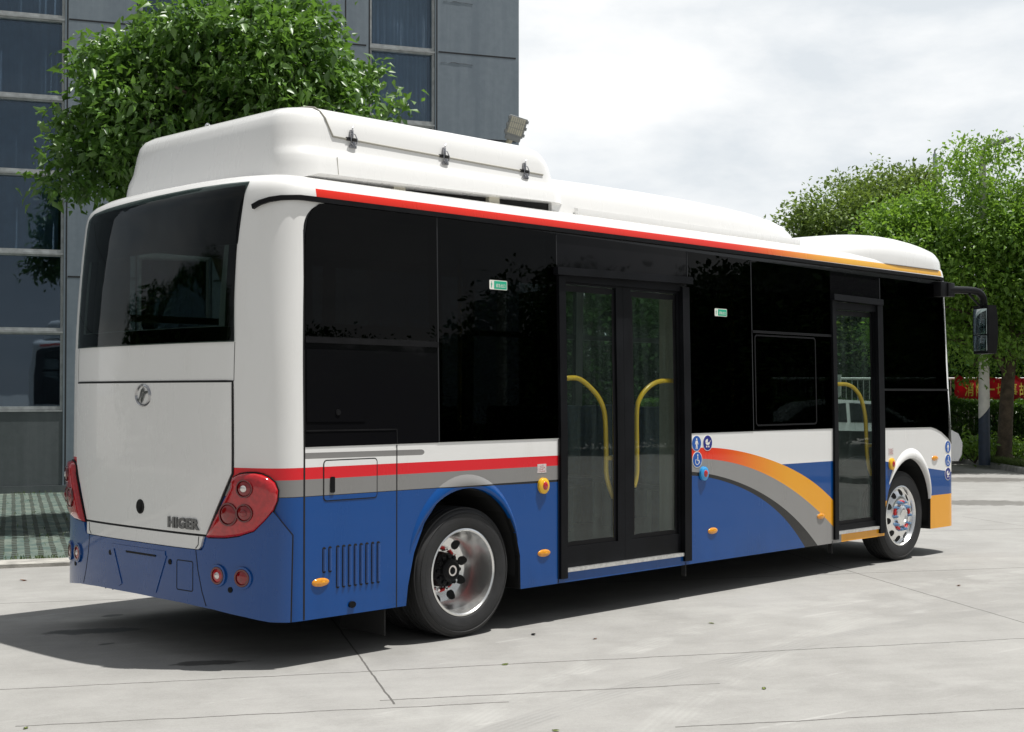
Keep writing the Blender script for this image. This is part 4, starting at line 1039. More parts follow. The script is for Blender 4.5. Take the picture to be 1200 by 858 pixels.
pv = [fac(-16, .0), fac(5, .0), fac(5, 9.62), fac(-16, 9.2)]
add_mesh(bm, [(p[0], p[1], .006) for p in pv], [(3, 2, 1, 0)]); bmesh.ops.recalc_face_normals(bm, faces=bm.faces[:])
tag(obj('paved_verge', bm, paver_mat()), kind='structure')
M_kerb = simple('kerb_stone', (.40, .385, .35), .85, var=.25, vscale=6, bumpy=.4, bscale=50)
bm = bmesh.new()
ed = [fac(-16, 9.2), fac(5, 9.62)]; ed2 = [fac(-16, 9.58), fac(5, 10.0)]
prism(bm, [ed[0][:2], ed[1][:2], ed2[1][:2], ed2[0][:2]], lambda p: (p[0], p[1], -.05), lambda p: (p[0], p[1], .035))
tag(obj('edge_strip', bm, M_kerb), kind='structure')

# planting bed on the far side of the yard
KB = [(34.5, 19), (30.5, 14), (27.6, 10.6), (25.664, 8.648), (24.6, 7.55), (23.4, 6.38), (22.218, 5.369), (21.6, 4.25), (20.8, 2.8), (19.8, .8), (18.5, -2.5), (17, -7)]
KB = [np.array(p) - (.1, 0) for p in KB]
def offset_line(pts, d):
    out = []
    for i in range(len(pts)):
        a = pts[max(i - 1, 0)]; b = pts[min(i + 1, len(pts) - 1)]; t_ = (b - a) / np.linalg.norm(b - a); out.append(pts[i] + np.array([-t_[1], t_[0]]) * d)
    return out
M_kerb2 = simple('kerb_concrete', (.27, .265, .25), .85, var=.3, vscale=5, bumpy=.4, bscale=40)
bm = bmesh.new(); KI = offset_line(KB, .16)
KI = KI if (KI[4] - KB[4])[0] > 0 else offset_line(KB, -.16)
rows = []
for a, b_ in zip(KB, KI):
    rows.append([bm.verts.new((a[0], a[1], -.02)), bm.verts.new((a[0] + (b_ - a)[0] * .1, a[1] + (b_ - a)[1] * .1, .10)), bm.verts.new((a[0] + (b_ - a)[0] * .25, a[1] + (b_ - a)[1] * .25, .12)), bm.verts.new((b_[0], b_[1], .12)), bm.verts.new((b_[0], b_[1], -.02))])
for a, b_ in zip(rows, rows[1:]):
    for k in range(4): bm.faces.new([a[k], b_[k], b_[k + 1], a[k + 1]])
bmesh.ops.recalc_face_normals(bm, faces=bm.faces[:])
tag(obj('kerb', bm, M_kerb2), kind='structure')
def soil_mat():
    m, t, b = new_mat('bed_soil'); co = coords(t); n = noise(t, co, 3, 6, .7)
    t.links.new(mixc(t, n.step(.4, .62), (.06, .05, .035), (.05, .085, .022)), b.inputs['Base Color']); setp(b, Roughness=.95)
    bump(t, b, noise(t, co, 14, 5, .6), .8, .06); return m
bm = bmesh.new(); far = [p + np.array([.715, .70]) * 60 + np.array([.7, -.71]) * 0 for p in KI]
vs = [bm.verts.new((p[0], p[1], .10)) for p in KI]; vf = [bm.verts.new((p[0], p[1], .10)) for p in far]
for i in range(len(vs) - 1): bm.faces.new([vs[i], vs[i + 1], vf[i + 1], vf[i]])
bmesh.ops.recalc_face_normals(bm, faces=bm.faces[:])
tag(obj('planting_bed', bm, soil_mat()), kind='structure')

# ------------------------------------------------------------------ foliage
def leaf_mat(name, dark, light, rough=.35, trans=.35, spec=.5):
    m, t, b = new_mat(name)
    at_ = t.nodes.new('ShaderNodeAttribute'); at_.attribute_name = 'tone'; k = N(t, at_.outputs['Fac'])
    c = mixc(t, k, dark, light); t.links.new(c, b.inputs['Base Color'])
    setp(b, Roughness=rough); b.inputs['Specular IOR Level'].default_value = spec
    tr = t.nodes.new('ShaderNodeBsdfTranslucent'); t.links.new(mixc(t, .5, c, (light[0] * 1.3, light[1] * 1.3, light[2] * .6)), tr.inputs[0])
    ms = t.nodes.new('ShaderNodeMixShader'); ms.inputs[0].default_value = trans
    t.links.new(b.outputs[0], ms.inputs[1]); t.links.new(tr.outputs[0], ms.inputs[2]); t.links.new(ms.outputs[0], t.nodes['Material Output'].inputs[0])
    return m
def leaves_mesh(name, pos, axis, size, tone, width=.42, fold=.25, seed=0, simple_leaf=False):
    """one mesh of many leaves. pos (n,3) base points, axis (n,3) growth directions"""
    rng = np.random.default_rng(seed); n = len(pos)
    a = axis / np.linalg.norm(axis, axis=1, keepdims=True)
    r = rng.normal(size=(n, 3)); s = np.cross(a, r); s /= np.linalg.norm(s, axis=1, keepdims=True) + 1e-9
    # blades tend to lie with their face up
    upv = np.array([0, 0, 1.0]); s2 = np.cross(a, upv + rng.normal(size=(n, 3)) * .55); s2 /= np.linalg.norm(s2, axis=1, keepdims=True) + 1e-9
    s = s2; nn = np.cross(s, a)
    L_ = size[:, None]
    if simple_leaf:
        V = np.stack([pos, pos + a * L_ * .5 + s * L_ * width * .5 + nn * L_ * fold * .4, pos + a * L_, pos + a * L_ * .5 - s * L_ * width * .5 + nn * L_ * fold * .4], 1)
        F = np.array([[0, 1, 2, 3]]); per = 4
    else:
        mid = pos + a * L_ * .5 - nn * L_ * .04; tip = pos + a * L_ - nn * L_ * .16
        l1 = pos + a * L_ * .35 + s * L_ * width * .5 + nn * L_ * fold * width; r1 = pos + a * L_ * .35 - s * L_ * width * .5 + nn * L_ * fold * width
        V = np.stack([pos, l1, tip, r1, mid], 1); F = np.array([[0, 1, 4], [1, 2, 4], [0, 4, 3], [3, 4, 2]]); per = 5
    V = V.reshape(-1, 3); nf = len(F); k = F.shape[1]
    idx = (np.arange(n)[:, None, None] * per + F[None]).reshape(-1)
    me = bpy.data.meshes.new(name); me.vertices.add(len(V)); me.vertices.foreach_set('co', V.astype(np.float32).ravel())
    me.loops.add(len(idx)); me.loops.foreach_set('vertex_index', idx.astype(np.int32))
    me.polygons.add(n * nf); me.polygons.foreach_set('loop_start', (np.arange(n * nf) * k).astype(np.int32)); me.polygons.foreach_set('loop_total', np.full(n * nf, k, np.int32))
    me.update(calc_edges=True)
    at_ = me.attributes.new('tone', 'FLOAT', 'FACE'); at_.data.foreach_set('value', np.repeat(tone, nf).astype(np.float32))
    return me
def crown_points(blobs, nclump, per, cl_r, seed, shell=.55, droop=.35, lobes=0):
    """leaf bases and directions gathered into twig clumps spread through a set of ellipsoids"""
    rng = np.random.default_rng(seed)
    if lobes:                             # break every mass into smaller lobes so the outline is uneven and gaps stay open
        sub_ = []
        for bx in blobs:
            m = max(3, int(lobes * (bx[3] * bx[5]) ** .5))
            for _ in range(m):
                q = rng.normal(size=3); q /= np.linalg.norm(q); k = .36 + .22 * rng.random(); rr_ = .58 + .40 * rng.random() ** .5
                rad_ = k * (bx[3] * bx[4] * bx[5]) ** (1 / 3) * .95
                sub_.append((bx[0] + q[0] * bx[3] * rr_, bx[1] + q[1] * bx[4] * rr_, bx[2] + q[2] * bx[5] * rr_, rad_ * 1.15, rad_ * 1.15, rad_ * .8))
        blobs = sub_
    vol = np.array([b[3] * b[4] * b[5] for b in blobs]); pk = rng.choice(len(blobs), nclump, p=vol ** .75 / (vol ** .75).sum())
    B = np.array(blobs)[pk]
    d = rng.normal(size=(nclump, 3)); d /= np.linalg.norm(d, axis=1, keepdims=True)
    rad = shell + (1 - shell) * rng.random(nclump) ** .6
    rad = np.where(rng.random(nclump) < .22, rng.random(nclump) ** .5, rad) * (1 + rng.normal(size=nclump) * .07)
    C = B[:, :3] + d * rad[:, None] * B[:, 3:6]
    out_dir = d + np.array([0, 0, .25]); tone_c = rng.random(nclump)
    pos = np.repeat(C, per, 0) + rng.normal(size=(nclump * per, 3)) * cl_r * np.array([1, 1, .75])
    ax = np.repeat(out_dir, per, 0) * .8 + rng.normal(size=(nclump * per, 3)) * .75 + np.array([0, 0, -droop])
    tone = np.clip(np.repeat(tone_c, per) * .7 + rng.random(nclump * per) * .3, 0, 1)
    return pos, ax, tone, C
def limb_mesh(bm, base, top, r0, targets, rng, rt=.02):
    base = np.array(base); top = np.array(top)
    tr = smooth_path([base, base + (top - base) * .35 + rng.normal(size=3) * .05, base + (top - base) * .7 + rng.normal(size=3) * .08, top], 5)
    n = len(tr); tube(bm, tr, [r0 * (1.25 if i == 0 else 1) * (1 - .6 * i / n) for i in range(n)], 12)
    for tg in targets:
        k = rng.integers(int(n * .35), n - 1); p0 = np.array(tr[k]); tg = np.array(tg); m1 = p0 + (tg - p0) * .45 + np.array([0, 0, .15 * np.linalg.norm(tg - p0)]) * .6
        pp = smooth_path([p0, m1, tg], 4); q = len(pp); rr = r0 * .38
        tube(bm, pp, [max(rt * .5, rr * (1 - .85 * i / q)) for i in range(q)], 7)
M_bark = simple('bark', (.10, .075, .052), .9, var=.4, vscale=9, bumpy=.9, bscale=30)
def tree(name, label, base, top, r0, blobs, nclump, per, leaf, mat, seed, group=None, cl_r=.16, simple_leaf=False, width=.42, shell=.55, droop=.35, limbs=16, lobes=0):
    rng = np.random.default_rng(seed)
    pos, ax, tone, C = crown_points(blobs, nclump, per, cl_r, seed, shell, droop, lobes)
    size = leaf * (.5 + .9 * rng.random(len(pos)))
    t = thing(name, label, 'tree', tuple(base), group)
    bm = bmesh.new(); limb_mesh(bm, base, top, r0, C[rng.choice(len(C), limbs, replace=False)], rng); obj('trunk', bm, M_bark, t, ang=1.2)
    me = leaves_mesh('crown', pos - np.array(base), ax, size, tone, width, seed=seed, simple_leaf=simple_leaf); me.materials.append(mat)
    o = bpy.data.objects.new('crown', me); COL.objects.link(o); o.parent = t
    return t
def bl(depth, px, py, rw, rh, rd):
    """an ellipsoid seen near a given bearing: half width, half height, half depth in metres"""
    d = at(depth, (px - 600) / 1613 * depth, CAM[2] + (460 - py) / 1613 * depth)
    return d, (rw, rh, rd)
def blobs_of(lst):
    out = []
    for depth, px, py, rw, rh, rd in lst:
        p = at(depth, (px - 600) / 1613. * depth, CAM[2] + (460 - py) / 1613. * depth); out.append((p[0], p[1], p[2], rw, (rw + rd) / 2, rh))
    return out
M_leaf1 = leaf_mat('glossy_leaf', (.030, .095, .014), (.17, .32, .06), .42, .34, .9)
M_leaf2 = leaf_mat('bright_leaf', (.045, .125, .015), (.24, .40, .065), .42, .42)
M_leaf3 = leaf_mat('olive_leaf', (.055, .105, .022), (.24, .34, .08), .45, .3)
M_leaf4 = leaf_mat('hedge_leaf', (.016, .045, .010), (.09, .19, .025), .38, .25)
M_leaf5 = leaf_mat('dark_leaf', (.012, .030, .009), (.035, .075, .02), .9, .2, .05)
b0 = at(17.2, -3.45)
tree('broadleaf_tree', 'glossy dark green tree in front of the grey building, behind the back of the bus', b0, b0 + np.array([.1, 0, 5.2]), .15,
     blobs_of([(17, 265, 110, 1.35, 1.1, 1.2), (17, 180, 130, .95, .85, .9), (16.8, 115, 150, .62, .5, .55), (16.6, 88, 198, .38, .34, .4), (16.8, 150, 90, .6, .5, .55), (17, 335, 70, .72, .75, .8), (17, 398, 110, .55, .48, .6), (17.2, 436, 125, .44, .28, .5), (17.1, 420, 85, .4, .35, .4), (17, 300, 20, .62, .5, .6),
               (16.7, 215, 60, .55, .5, .5), (16.6, 125, 200, .6, .42, .6), (17.2, 290, 200, 1.6, .8, 1.2), (17, 350, 10, .3, .3, .4)]),
     2000, 20, .132, M_leaf1, 3, cl_r=.12, width=.50, droop=.6, limbs=46, lobes=11)
bA = np.array([24.24, 6.72, .10])
tree('broadleaf_tree', 'tall bright green tree with a brown trunk in front of the hedge at the right', bA, bA + np.array([.1, -.1, 5.0]), .17,
     blobs_of([(30, 1160, 300, 2.1, 1.7, 2.0), (30, 1100, 290, 1.05, 1.0, 1.2), (29.5, 1120, 245, .75, .7, .8), (30, 1150, 205, .62, .62, .7), (30, 1190, 190, .6, .45, .6), (29.5, 1085, 335, .9, .7, 1.0), (29.2, 1215, 260, 1.3, 1.2, 1.2), (29.3, 1130, 400, 1.2, .55, 1.3), (29.3, 1190, 410, 1.1, .5, 1.2), (30.5, 1080, 400, 1.0, .6, 1.0), (29, 1250, 360, 1.6, 1.0, 1.5), (30, 1140, 178, .3, .25, .3), (28.9, 1178, 182, .32, .26, .3), (29, 1195, 172, .25, .2, .3), (30, 1105, 215, .35, .35, .4), (28.4, 1148, 190, .5, .42, .4), (28.4, 1150, 172, .32, .28, .3), (28.5, 1168, 170, .32, .26, .3), (28.5, 1190, 178, .35, .3, .3), (28.4, 1155, 225, .5, .5, .35), (30.2, 1060, 270, .5, .4, .5)]),
     3900, 17, .115, M_leaf2, 5, cl_r=.16, width=.5, droop=.25, limbs=34, lobes=11)
bB = at(39, (1000 - 600) / 1613 * 39, .1)
tree('broadleaf_tree', 'olive green round tree beyond the front roof, left of the bright green tree', bB, bB + np.array([0, 0, 6]), .22,
     blobs_of([(39, 1060, 245, 1.0, 1.0, 1.0), (39, 1085, 225, .7, .7, .8), (39, 1010, 290, 1.9, 1.7, 1.9), (39, 960, 265, .95, .75, 1.0), (39, 1025, 240, 1.1, 1.0, 1.1), (39, 985, 235, .7, .55, .8), (39.5, 1070, 280, 1.4, 1.3, 1.3), (38.5, 1000, 370, 2.0, 1.2, 1.8), (38.5, 935, 290, .55, .5, .7), (39, 940, 350, 1.2, 1.0, 1.0), (39, 1050, 390, 1.8, .8, 1.5), (39, 960, 405, 1.5, .8, 1.4)]),
     3600, 16, .13, M_leaf3, 8, cl_r=.19, width=.6, droop=.2, limbs=30, lobes=9)
bC = at(46, (820 - 600) / 1613 * 46, .1)
tree('broadleaf_tree', 'dark green tree hidden behind the bus, seen through its door glass', bC, bC + np.array([0, 0, 3.4]), .2,
     blobs_of([(46, 820, 370, 3.6, 1.4, 2.2), (46, 740, 385, 2.4, 1.2, 2), (46, 900, 390, 2.2, 1.2, 2.0), (46, 680, 395, 2.0, 1.0, 1.6)]), 900, 12, .26, M_leaf5, 12, cl_r=.3, simple_leaf=True, width=.6)
# trees across the yard behind the photographer, mirrored in the bus glass
first = None; rng = np.random.default_rng(21)
for k, (px, dep, hh) in enumerate(((300, 52, 4.6), (380, 50, 5.0), (450, 54, 4.8), (520, 50, 4.6), (590, 52, 5.0), (660, 42, 6.2), (730, 44, 5.8), (820, 42, 6.0), (900, 44, 6.4), (980, 40, 6.6), (1060, 38, 7.4), (1130, 40, 6.6))):
    v = at(dep, (px - 600) / 1613 * dep); p = np.array([v[0], -v[1], 0])
    if first is None:
        q = np.array([0., 0, 0])
        first = tree('yard_tree', 'dark leafy tree standing across the yard, mirrored in the side windows of the bus', q, q + np.array([0, 0, 3.2]), .2,
             [(0, 0, 3.2, 2.2, 2.2, 1.6), (1.5, .5, 2.6, 1.5, 1.4, 1.3), (-1.6, -.3, 2.5, 1.5, 1.5, 1.3), (.4, .2, 4.2, 1.2, 1.2, .8), (-.8, 1, 1.6, 1.8, 1.6, 1.2), (.9, -.9, 1.5, 1.8, 1.6, 1.2)], 1700, 14, .155, M_leaf5, 31, 'trees across the yard', cl_r=.2, simple_leaf=True, width=.6, limbs=8)
        t = first
    else:
        t = first.copy(); COL.objects.link(t)
        for ch in list(first.children):
            c = ch.copy(); COL.objects.link(c); c.parent = t
    t.location = p; t.rotation_euler = (0, 0, rng.random() * 6.28); s = hh / 5.0; t.scale = (s * 1.15, s * 1.15, s)

for k, (x, y, hh) in enumerate(((-17, 17, 5.4), (-21, 22, 6.2), (-15, 21, 5.0), (-26, 23, 6.6), (-20, 28, 6.0), (-30, 30, 6.8))):
    t = first.copy(); COL.objects.link(t); t['label'] = 'leafy tree standing behind the bus, mirrored in its rear window'; t['group'] = 'trees behind the bus'
    for ch in list(first.children):
        c = ch.copy(); COL.objects.link(c); c.parent = t
    t.location = (x, y, 0); t.rotation_euler = (0, 0, k * 2.1); s = hh / 3.4; t.scale = (s * 1.1, s * 1.1, s)

# hedge
def hedge(name, label, d0, lat0, lat1, depth, h, n, seed, mat, leaf=.10):
    rng = np.random.default_rng(seed)
    u = rng.random(n); face = rng.random(n)
    lat = lat0 + (lat1 - lat0) * rng.random(n); dd = depth * rng.random(n); zz = .12 + (h - .12) * rng.random(n)
    f = face < .5; dd[f] = rng.random(f.sum()) ** 2 * .25; tp = (face >= .5) & (face < .85); zz[tp] = h - rng.random(tp.sum()) ** 2 * .2
    zz = zz + (np.sin(lat * 2.1) * .05 + np.sin(lat * 5.3) * .03) * (zz / h); dd = dd + np.sin(lat * 1.7) * .08 + np.sin(zz * 3 + lat) * .05
    pos = CAM[None] * np.array([1, 1, 0]) + FWH[None] * (d0 + dd)[:, None] + RT[None] * lat[:, None]; pos[:, 2] = zz
    base = at(d0 + depth / 2, (lat0 + lat1) / 2, .1)
    ax = rng.normal(size=(n, 3)) * .7 + np.array([0, 0, .5]) - FWH * .5
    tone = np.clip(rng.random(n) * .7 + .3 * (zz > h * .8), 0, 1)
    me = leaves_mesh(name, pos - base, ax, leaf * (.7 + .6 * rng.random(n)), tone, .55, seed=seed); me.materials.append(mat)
    t = thing(name, label, 'hedge', tuple(base))
    o = bpy.data.objects.new('foliage', me); COL.objects.link(o); o.parent = t
    bm = bmesh.new()
    for k in range(int((lat1 - lat0) / .5)):
        p = at(d0 + depth / 2 + rng.normal() * .1, lat0 + .25 + .5 * k, .08); e = p + np.array([rng.normal() * .15, rng.normal() * .15, h * .8]); tube(bm, [p, (p + e) / 2 + rng.normal(size=3) * .04, e], [.03, .022, .01], 5)
        for _ in range(3): 
            g = p + (e - p) * (.3 + .5 * rng.random()); tube(bm, [g, g + np.array([rng.normal() * .25, rng.normal() * .25, .3])], [.012, .005], 4)
    obj('stem', bm, M_bark, t, ang=2)
    return t
for k, (dep, lat, hh) in enumerate(((38, -1.5, 5.2), (40, 2.5, 5.6), (38, 5.6, 5.0), (41, 8.6, 5.4), (37, 11.2, 4.8), (38, 14.0, 5.2), (40, 17.2, 5.6), (42, 20.4, 5.6))):
    t = first.copy(); COL.objects.link(t); t['label'] = 'dark leafy tree in the row beyond the railing and the hedge'; t['group'] = 'trees beyond the railing'
    for ch in list(first.children):
        c = ch.copy(); COL.objects.link(c); c.parent = t
    t.location = at(dep, lat, -.4 if k % 2 else -.2); t.rotation_euler = (0, 0, k * 1.7); s = hh / 5.0; t.scale = (s * 1.05, s * 1.05, s)
hedge('hedge', 'clipped green hedge below the red banner', 31.3, 3.0, 17.0, 1.0, 1.42, 40000, 41, M_leaf4)
# undergrowth and grass at the kerb
def grass(name, pts_fn, n, h, mat, seed, leaf_w=.10):
    rng = np.random.default_rng(seed); pos = pts_fn(rng, n)
    ax = rng.normal(size=(n, 3)) * .45 + np.array([0, 0, 1.0])
    me = leaves_mesh(name, pos, ax, h * (.5 + .8 * rng.random(n)), rng.random(n), leaf_w, seed=seed, simple_leaf=True); me.materials.append(mat)
    o = bpy.data.objects.new(name, me); COL.objects.link(o); return o
M_grass = leaf_mat('grass_blade', (.04, .075, .015), (.14, .20, .05), .6, .3)
def bedpts(rng, n):
    i = rng.integers(2, len(KI) - 2, n); f = rng.random((n, 1)); P0 = np.array(KI)
    p = P0[i] * (1 - f) + P0[i + 1] * f + np.array([[.7, .7]]) * (rng.random((n, 1)) ** 1.5 * 2.2 + .02)
    return np.column_stack([p, np.full(n, .09)])
tag(grass('grass', bedpts, 15000, .16, M_grass, 51, .09), 'short grass and weeds between the kerb and the hedge', 'grass', kind='stuff')
def vergepts(rng, n):
    s = -13 + 17 * rng.random(n); e = np.where(rng.random(n) < .6, 9.45 - np.abs(rng.normal(size=n)) * .15, 9.3 * rng.random(n))
    e = np.where(rng.random(n) < .15, np.abs(rng.normal(size=n)) * .3 + .05, e)
    s = np.where(rng.random(n) < .5, np.round(s / .7) * .7 + rng.normal(size=n) * .12, s)
    return np.array([fac(a, b, .005) for a, b in zip(s, e)])
tag(grass('verge_grass', vergepts, 6500, .05, M_grass, 53, .16), 'tufts of grass growing between the grey green pavers', 'grass', kind='stuff')
for k, (d, lat, hh) in enumerate(((29.9, 10.05, .55), (30.3, 10.55, .45), (30.6, 11.2, .4))):
    rng = np.random.default_rng(60 + k); n = 380
    base = at(d, lat, .1); pos = rng.normal(size=(n, 3)) * np.array([.22, .22, .14]) + np.array([0, 0, hh * .6])
    t = thing('shrub', ['pale leafy shrub at the foot of the hedge beside the kerb, nearest the bus', 'low green shrub at the hedge foot, just left of the white and navy pole', 'low green shrub at the foot of the hedge between the pole and the brown trunk'][k], 'shrub', tuple(base))
    me = leaves_mesh('foliage', pos, rng.normal(size=(n, 3)) + np.array([0, 0, .5]), .13 * (.6 + .7 * rng.random(n)), np.clip(rng.random(n) + .2, 0, 1), .4, seed=k); me.materials.append(M_leaf2)
    o = bpy.data.objects.new('foliage', me); COL.objects.link(o); o.parent = t
    bm = bmesh.new()
    for _ in range(8): tube(bm, [base + np.array([0, 0, -.02]), base + np.array([rng.normal() * .2, rng.normal() * .2, hh * .7])], [.012, .005], 5)
    obj('stem', bm, M_bark, t, ang=2)

# railing with the banner
M_rail = simple('railing_white', (.62, .62, .60), .5, var=.15)
rb = at(33.2, 12, .1); rail = thing('railing', 'white metal railing with upright bars behind the hedge', 'railing', tuple(rb))
def rails(bm): 
    for z in (.35, 1.95): 
        a = at(33.2, 5.4, z); b_ = at(33.2, 18, z); tube(bm, [a, b_], .03, 6)
bm = bmesh.new(); rails(bm); obj('rail', bm, M_rail, rail)
bm = bmesh.new()
for k in range(90):
    l = 5.4 + .14 * k; tube(bm, [at(33.2, l, .35), at(33.2, l, 1.95)], .011, 5)
obj('bars', bm, M_rail, rail)['kind'] = 'stuff'
for k in range(6): 
    bm = bmesh.new(); tube(bm, [at(33.2, 5.4 + 2.5 * k, .05), at(33.2, 5.4 + 2.5 * k, 2.05)], .045, 8); obj('post', bm, M_rail, rail)
bn0 = at(33.0, 10.68, 1.69); ban = thing('banner', 'red cloth banner with yellow Chinese characters tied to the railing above the hedge', 'banner', tuple(at(33.0, 13.9, 1.69)))
def bwave(l, z): return .03 * math.sin(l * 3.1) + .02 * math.sin(l * 7.3 + z * 5) 
def bpt(l, z, d=0.): return at(33.05 - d - bwave(l, z), l, z)
bm = bmesh.new(); rows = []
rng = np.random.default_rng(4)
for k in range(131):
    l = 10.62 + .05 * k; zt = 1.99 + .03 * math.sin(l * 9) + .02 * math.sin(l * 23); zb = 1.40 + .012 * math.sin(l * 6)
    rows.append([bm.verts.new(tuple(bpt(l, zb + (zt - zb) * j / 5))) for j in range(6)])
for a, b_ in zip(rows, rows[1:]):
    for j in range(5): bm.faces.new([a[j], b_[j], b_[j + 1], a[j + 1]])
bmesh.ops.solidify(bm, geom=bm.faces[:], thickness=.006)
M_banner = simple('banner_red', (.62, .012, .03), .7, var=.25, vscale=3)
obj('cloth', bm, M_banner, ban, ang=1.5)
tv, tf, tw, th = text_mesh('消除一切事故隐患', .5, bold=.008, space=1.32)
bm = bmesh.new(); kx = 2.05 / tw; kz = .33 / th
vt = [bm.verts.new(tuple(bpt(10.86 + a * kx, 1.525 + b_ * kz, .012))) for a, b_ in tv]
for f in tf:
    try: bm.faces.new([vt[i] for i in f])
    except ValueError: pass
obj('lettering', bm, simple('banner_yellow', (.80, .62, .10), .6), ban)

# street lamps and mast
M_polew = simple('pole_white', (.62, .60, .55), .45, var=.12, vscale=3); M_polen = simple('pole_navy', (.022, .035, .06), .5, var=.2); M_lampgrey = simple('lamp_grey', (.30, .31, .31), .5, var=.1); M_led = simple('led_panel', (.66, .62, .50), .35, var=.1, vscale=20)
pb = at(29.2, (1153 - 600) / 1613 * 29.2, .08)
t = thing('street_lamp', 'white street lamp pole with a navy lower part in front of the hedge', 'street lamp', tuple(pb))
def polesplit(z0, z1, r0, r1, lo):
    bm = bmesh.new(); n = 20; A = []; 
    for zz, r, slant in ((z0, r0, lo == 'top'), (z1, r1, lo == 'bot')):
        A.append([bm.verts.new((pb[0] + r * math.cos(2 * math.pi * k / n), pb[1] + r * math.sin(2 * math.pi * k / n), zz + (.14 * (np.array([math.cos(2 * math.pi * k / n), math.sin(2 * math.pi * k / n), 0]) @ RT) if slant else 0))) for k in range(n)])
    for k in range(n): bm.faces.new([A[0][k], A[0][(k + 1) % n], A[1][(k + 1) % n], A[1][k]])
    bm.faces.new(A[0][::-1]); bm.faces.new(A[1]); return bm
obj('lower_pole', polesplit(.08, 1.20, .122, .118, 'bot'), M_polen, t); obj('upper_pole', polesplit(1.21, 6.75, .117, .07, 'top'), M_polew, t)
def lamp_head(parent, c, yaw, tilt, sx=.30, sy=.44):
    M = Matrix.Translation(Vector(c)) @ Matrix.Rotation(yaw, 4, 'Z') @ Matrix.Rotation(tilt, 4, 'Y')
    bm = bmesh.new(); box(bm, -sy / 2, sy / 2, -sx / 2, sx / 2, -.02, .035, .015, M); box(bm, -sy / 2 - .16, -sy / 2 + .01, -sx * .32, sx * .32, -.035, .045, .02, M)
    for k in range(5): box(bm, -sy * .4, sy * .4, -sx * .38 + k * sx * .18, -sx * .38 + k * sx * .18 + .012, .035, .06, 0, M)
    for k in (-1, 1):
        for j in range(3): box(bm, -sy * .3 + j * sy * .28, -sy * .3 + j * sy * .28 + .05, k * sx * .5 - .015, k * sx * .5 + .02, -.03, .03, .005, M)
    h = obj('lamp_head', bm, M_lampgrey, parent)
    bm = bmesh.new(); box(bm, -sy * .40, sy * .44, -sx * .42, sx * .42, -.027, -.019, .003, M)
    l = obj('light_panel', bm, M_led, h)
    bm = bmesh.new()
    for k in range(7): box(bm, -sy * .39, sy * .43, -sx * .41 + k * sx * .125, -sx * .41 + k * sx * .125 + .006, -.031, -.0265, 0, M)
    for k in range(2): box(bm, -sy * .12 + k * sy * .28, -sy * .12 + k * sy * .28 + .006, -sx * .41, sx * .41, -.0315, -.0265, 0, M)
    obj('panel_ribs', bm, M_lampgrey, h)
    return M
hd = at(29.0, (1172 - 600) / 1613 * 29.2, CAM[2] + (460 - 168) / 1613 * 29.2)
lamp_head(t, hd, math.radians(-45), math.radians(-18))
bm = bmesh.new(); tube(bm, smooth_path([(pb[0], pb[1], 6.6), (pb[0], pb[1], 6.76), tuple((np.array(hd) + np.array([pb[0], pb[1], 6.85])) / 2), tuple(hd)], 4), .035, 8); obj('arm', bm, M_polew, t)
p2 = at(22, (588 - 600) / 1613 * 22)
t = thing('street_lamp', 'street lamp with a tilted grey head by the right corner of the building', 'street lamp', tuple(p2))
hd2 = at(21.9, (605 - 600) / 1613 * 22, CAM[2] + (460 - 149) / 1613 * 22)
bm = bmesh.new(); tube(bm, [(p2[0], p2[1], 0), (p2[0], p2[1], 3.0), (p2[0], p2[1], 5.2)], [.09, .075, .06], 14); obj('pole', bm, M_polew, t)
pa = at(22, (589 - 600) / 1613 * 22, 5.40); pb2 = at(21.97, (598 - 600) / 1613 * 22, 5.68)
bm = bmesh.new(); tube(bm, smooth_path([(p2[0], p2[1], 5.15), tuple(pa), tuple(pb2)], 4), .048, 10); obj('arm', bm, simple('arm_cream', (.55, .50, .38), .5), t)
hyaw = math.atan2((RT * .75 - FWH * .25)[1], (RT * .75 - FWH * .25)[0])
# the underside faces the camera: build the head from its own axes
ax_ = (RT * .30 + UPV * .93 - FWH * .20); ax_ /= np.linalg.norm(ax_); nz_ = (FWH * .85 + UPV * .28 - RT * .1); nz_ -= ax_ * (nz_ @ ax_); nz_ /= np.linalg.norm(nz_); ay_ = np.cross(nz_, ax_)
Mh = Matrix(((ax_[0], ay_[0], nz_[0], hd2[0]), (ax_[1], ay_[1], nz_[1], hd2[1]), (ax_[2], ay_[2], nz_[2], hd2[2]), (0, 0, 0, 1)))
def head2():
    sy, sx = .32, .30
    bm = bmesh.new(); box(bm, -sy / 2, sy / 2, -sx / 2, sx / 2, -.02, .05, .015, Mh); box(bm, -sy / 2 - .07, -sy / 2 + .01, -sx * .42, sx * .42, -.03, .05, .02, Mh)
    for k in (-1, 1):
        for j in range(3): box(bm, -.13 + j * .11, -.08 + j * .11, k * sx * .5 - .015, k * sx * .5 + .02, -.03, .03, .005, Mh)
    h = obj('lamp_head', bm, M_lampgrey, t)
    bm = bmesh.new(); box(bm, -sy * .38, sy * .44, -sx * .42, sx * .42, -.027, -.019, .003, Mh); obj('light_panel', bm, M_led, h)
    bm = bmesh.new()
    for k in range(8): box(bm, -sy * .37, sy * .43, -sx * .41 + k * sx * .114, -sx * .41 + k * sx * .114 + .006, -.031, -.0265, 0, Mh)
    for k in range(2): box(bm, -sy * .1 + k * sy * .28, -sy * .1 + k * sy * .28 + .006, -sx * .41, sx * .41, -.0315, -.0265, 0, Mh)
    obj('panel_ribs', bm, M_lampgrey, h)
head2()
mb = at(62, (1097 - 600) / 1613 * 62)
t = thing('mast', 'thin grey mast rising above the trees at the right', 'mast', tuple(mb))
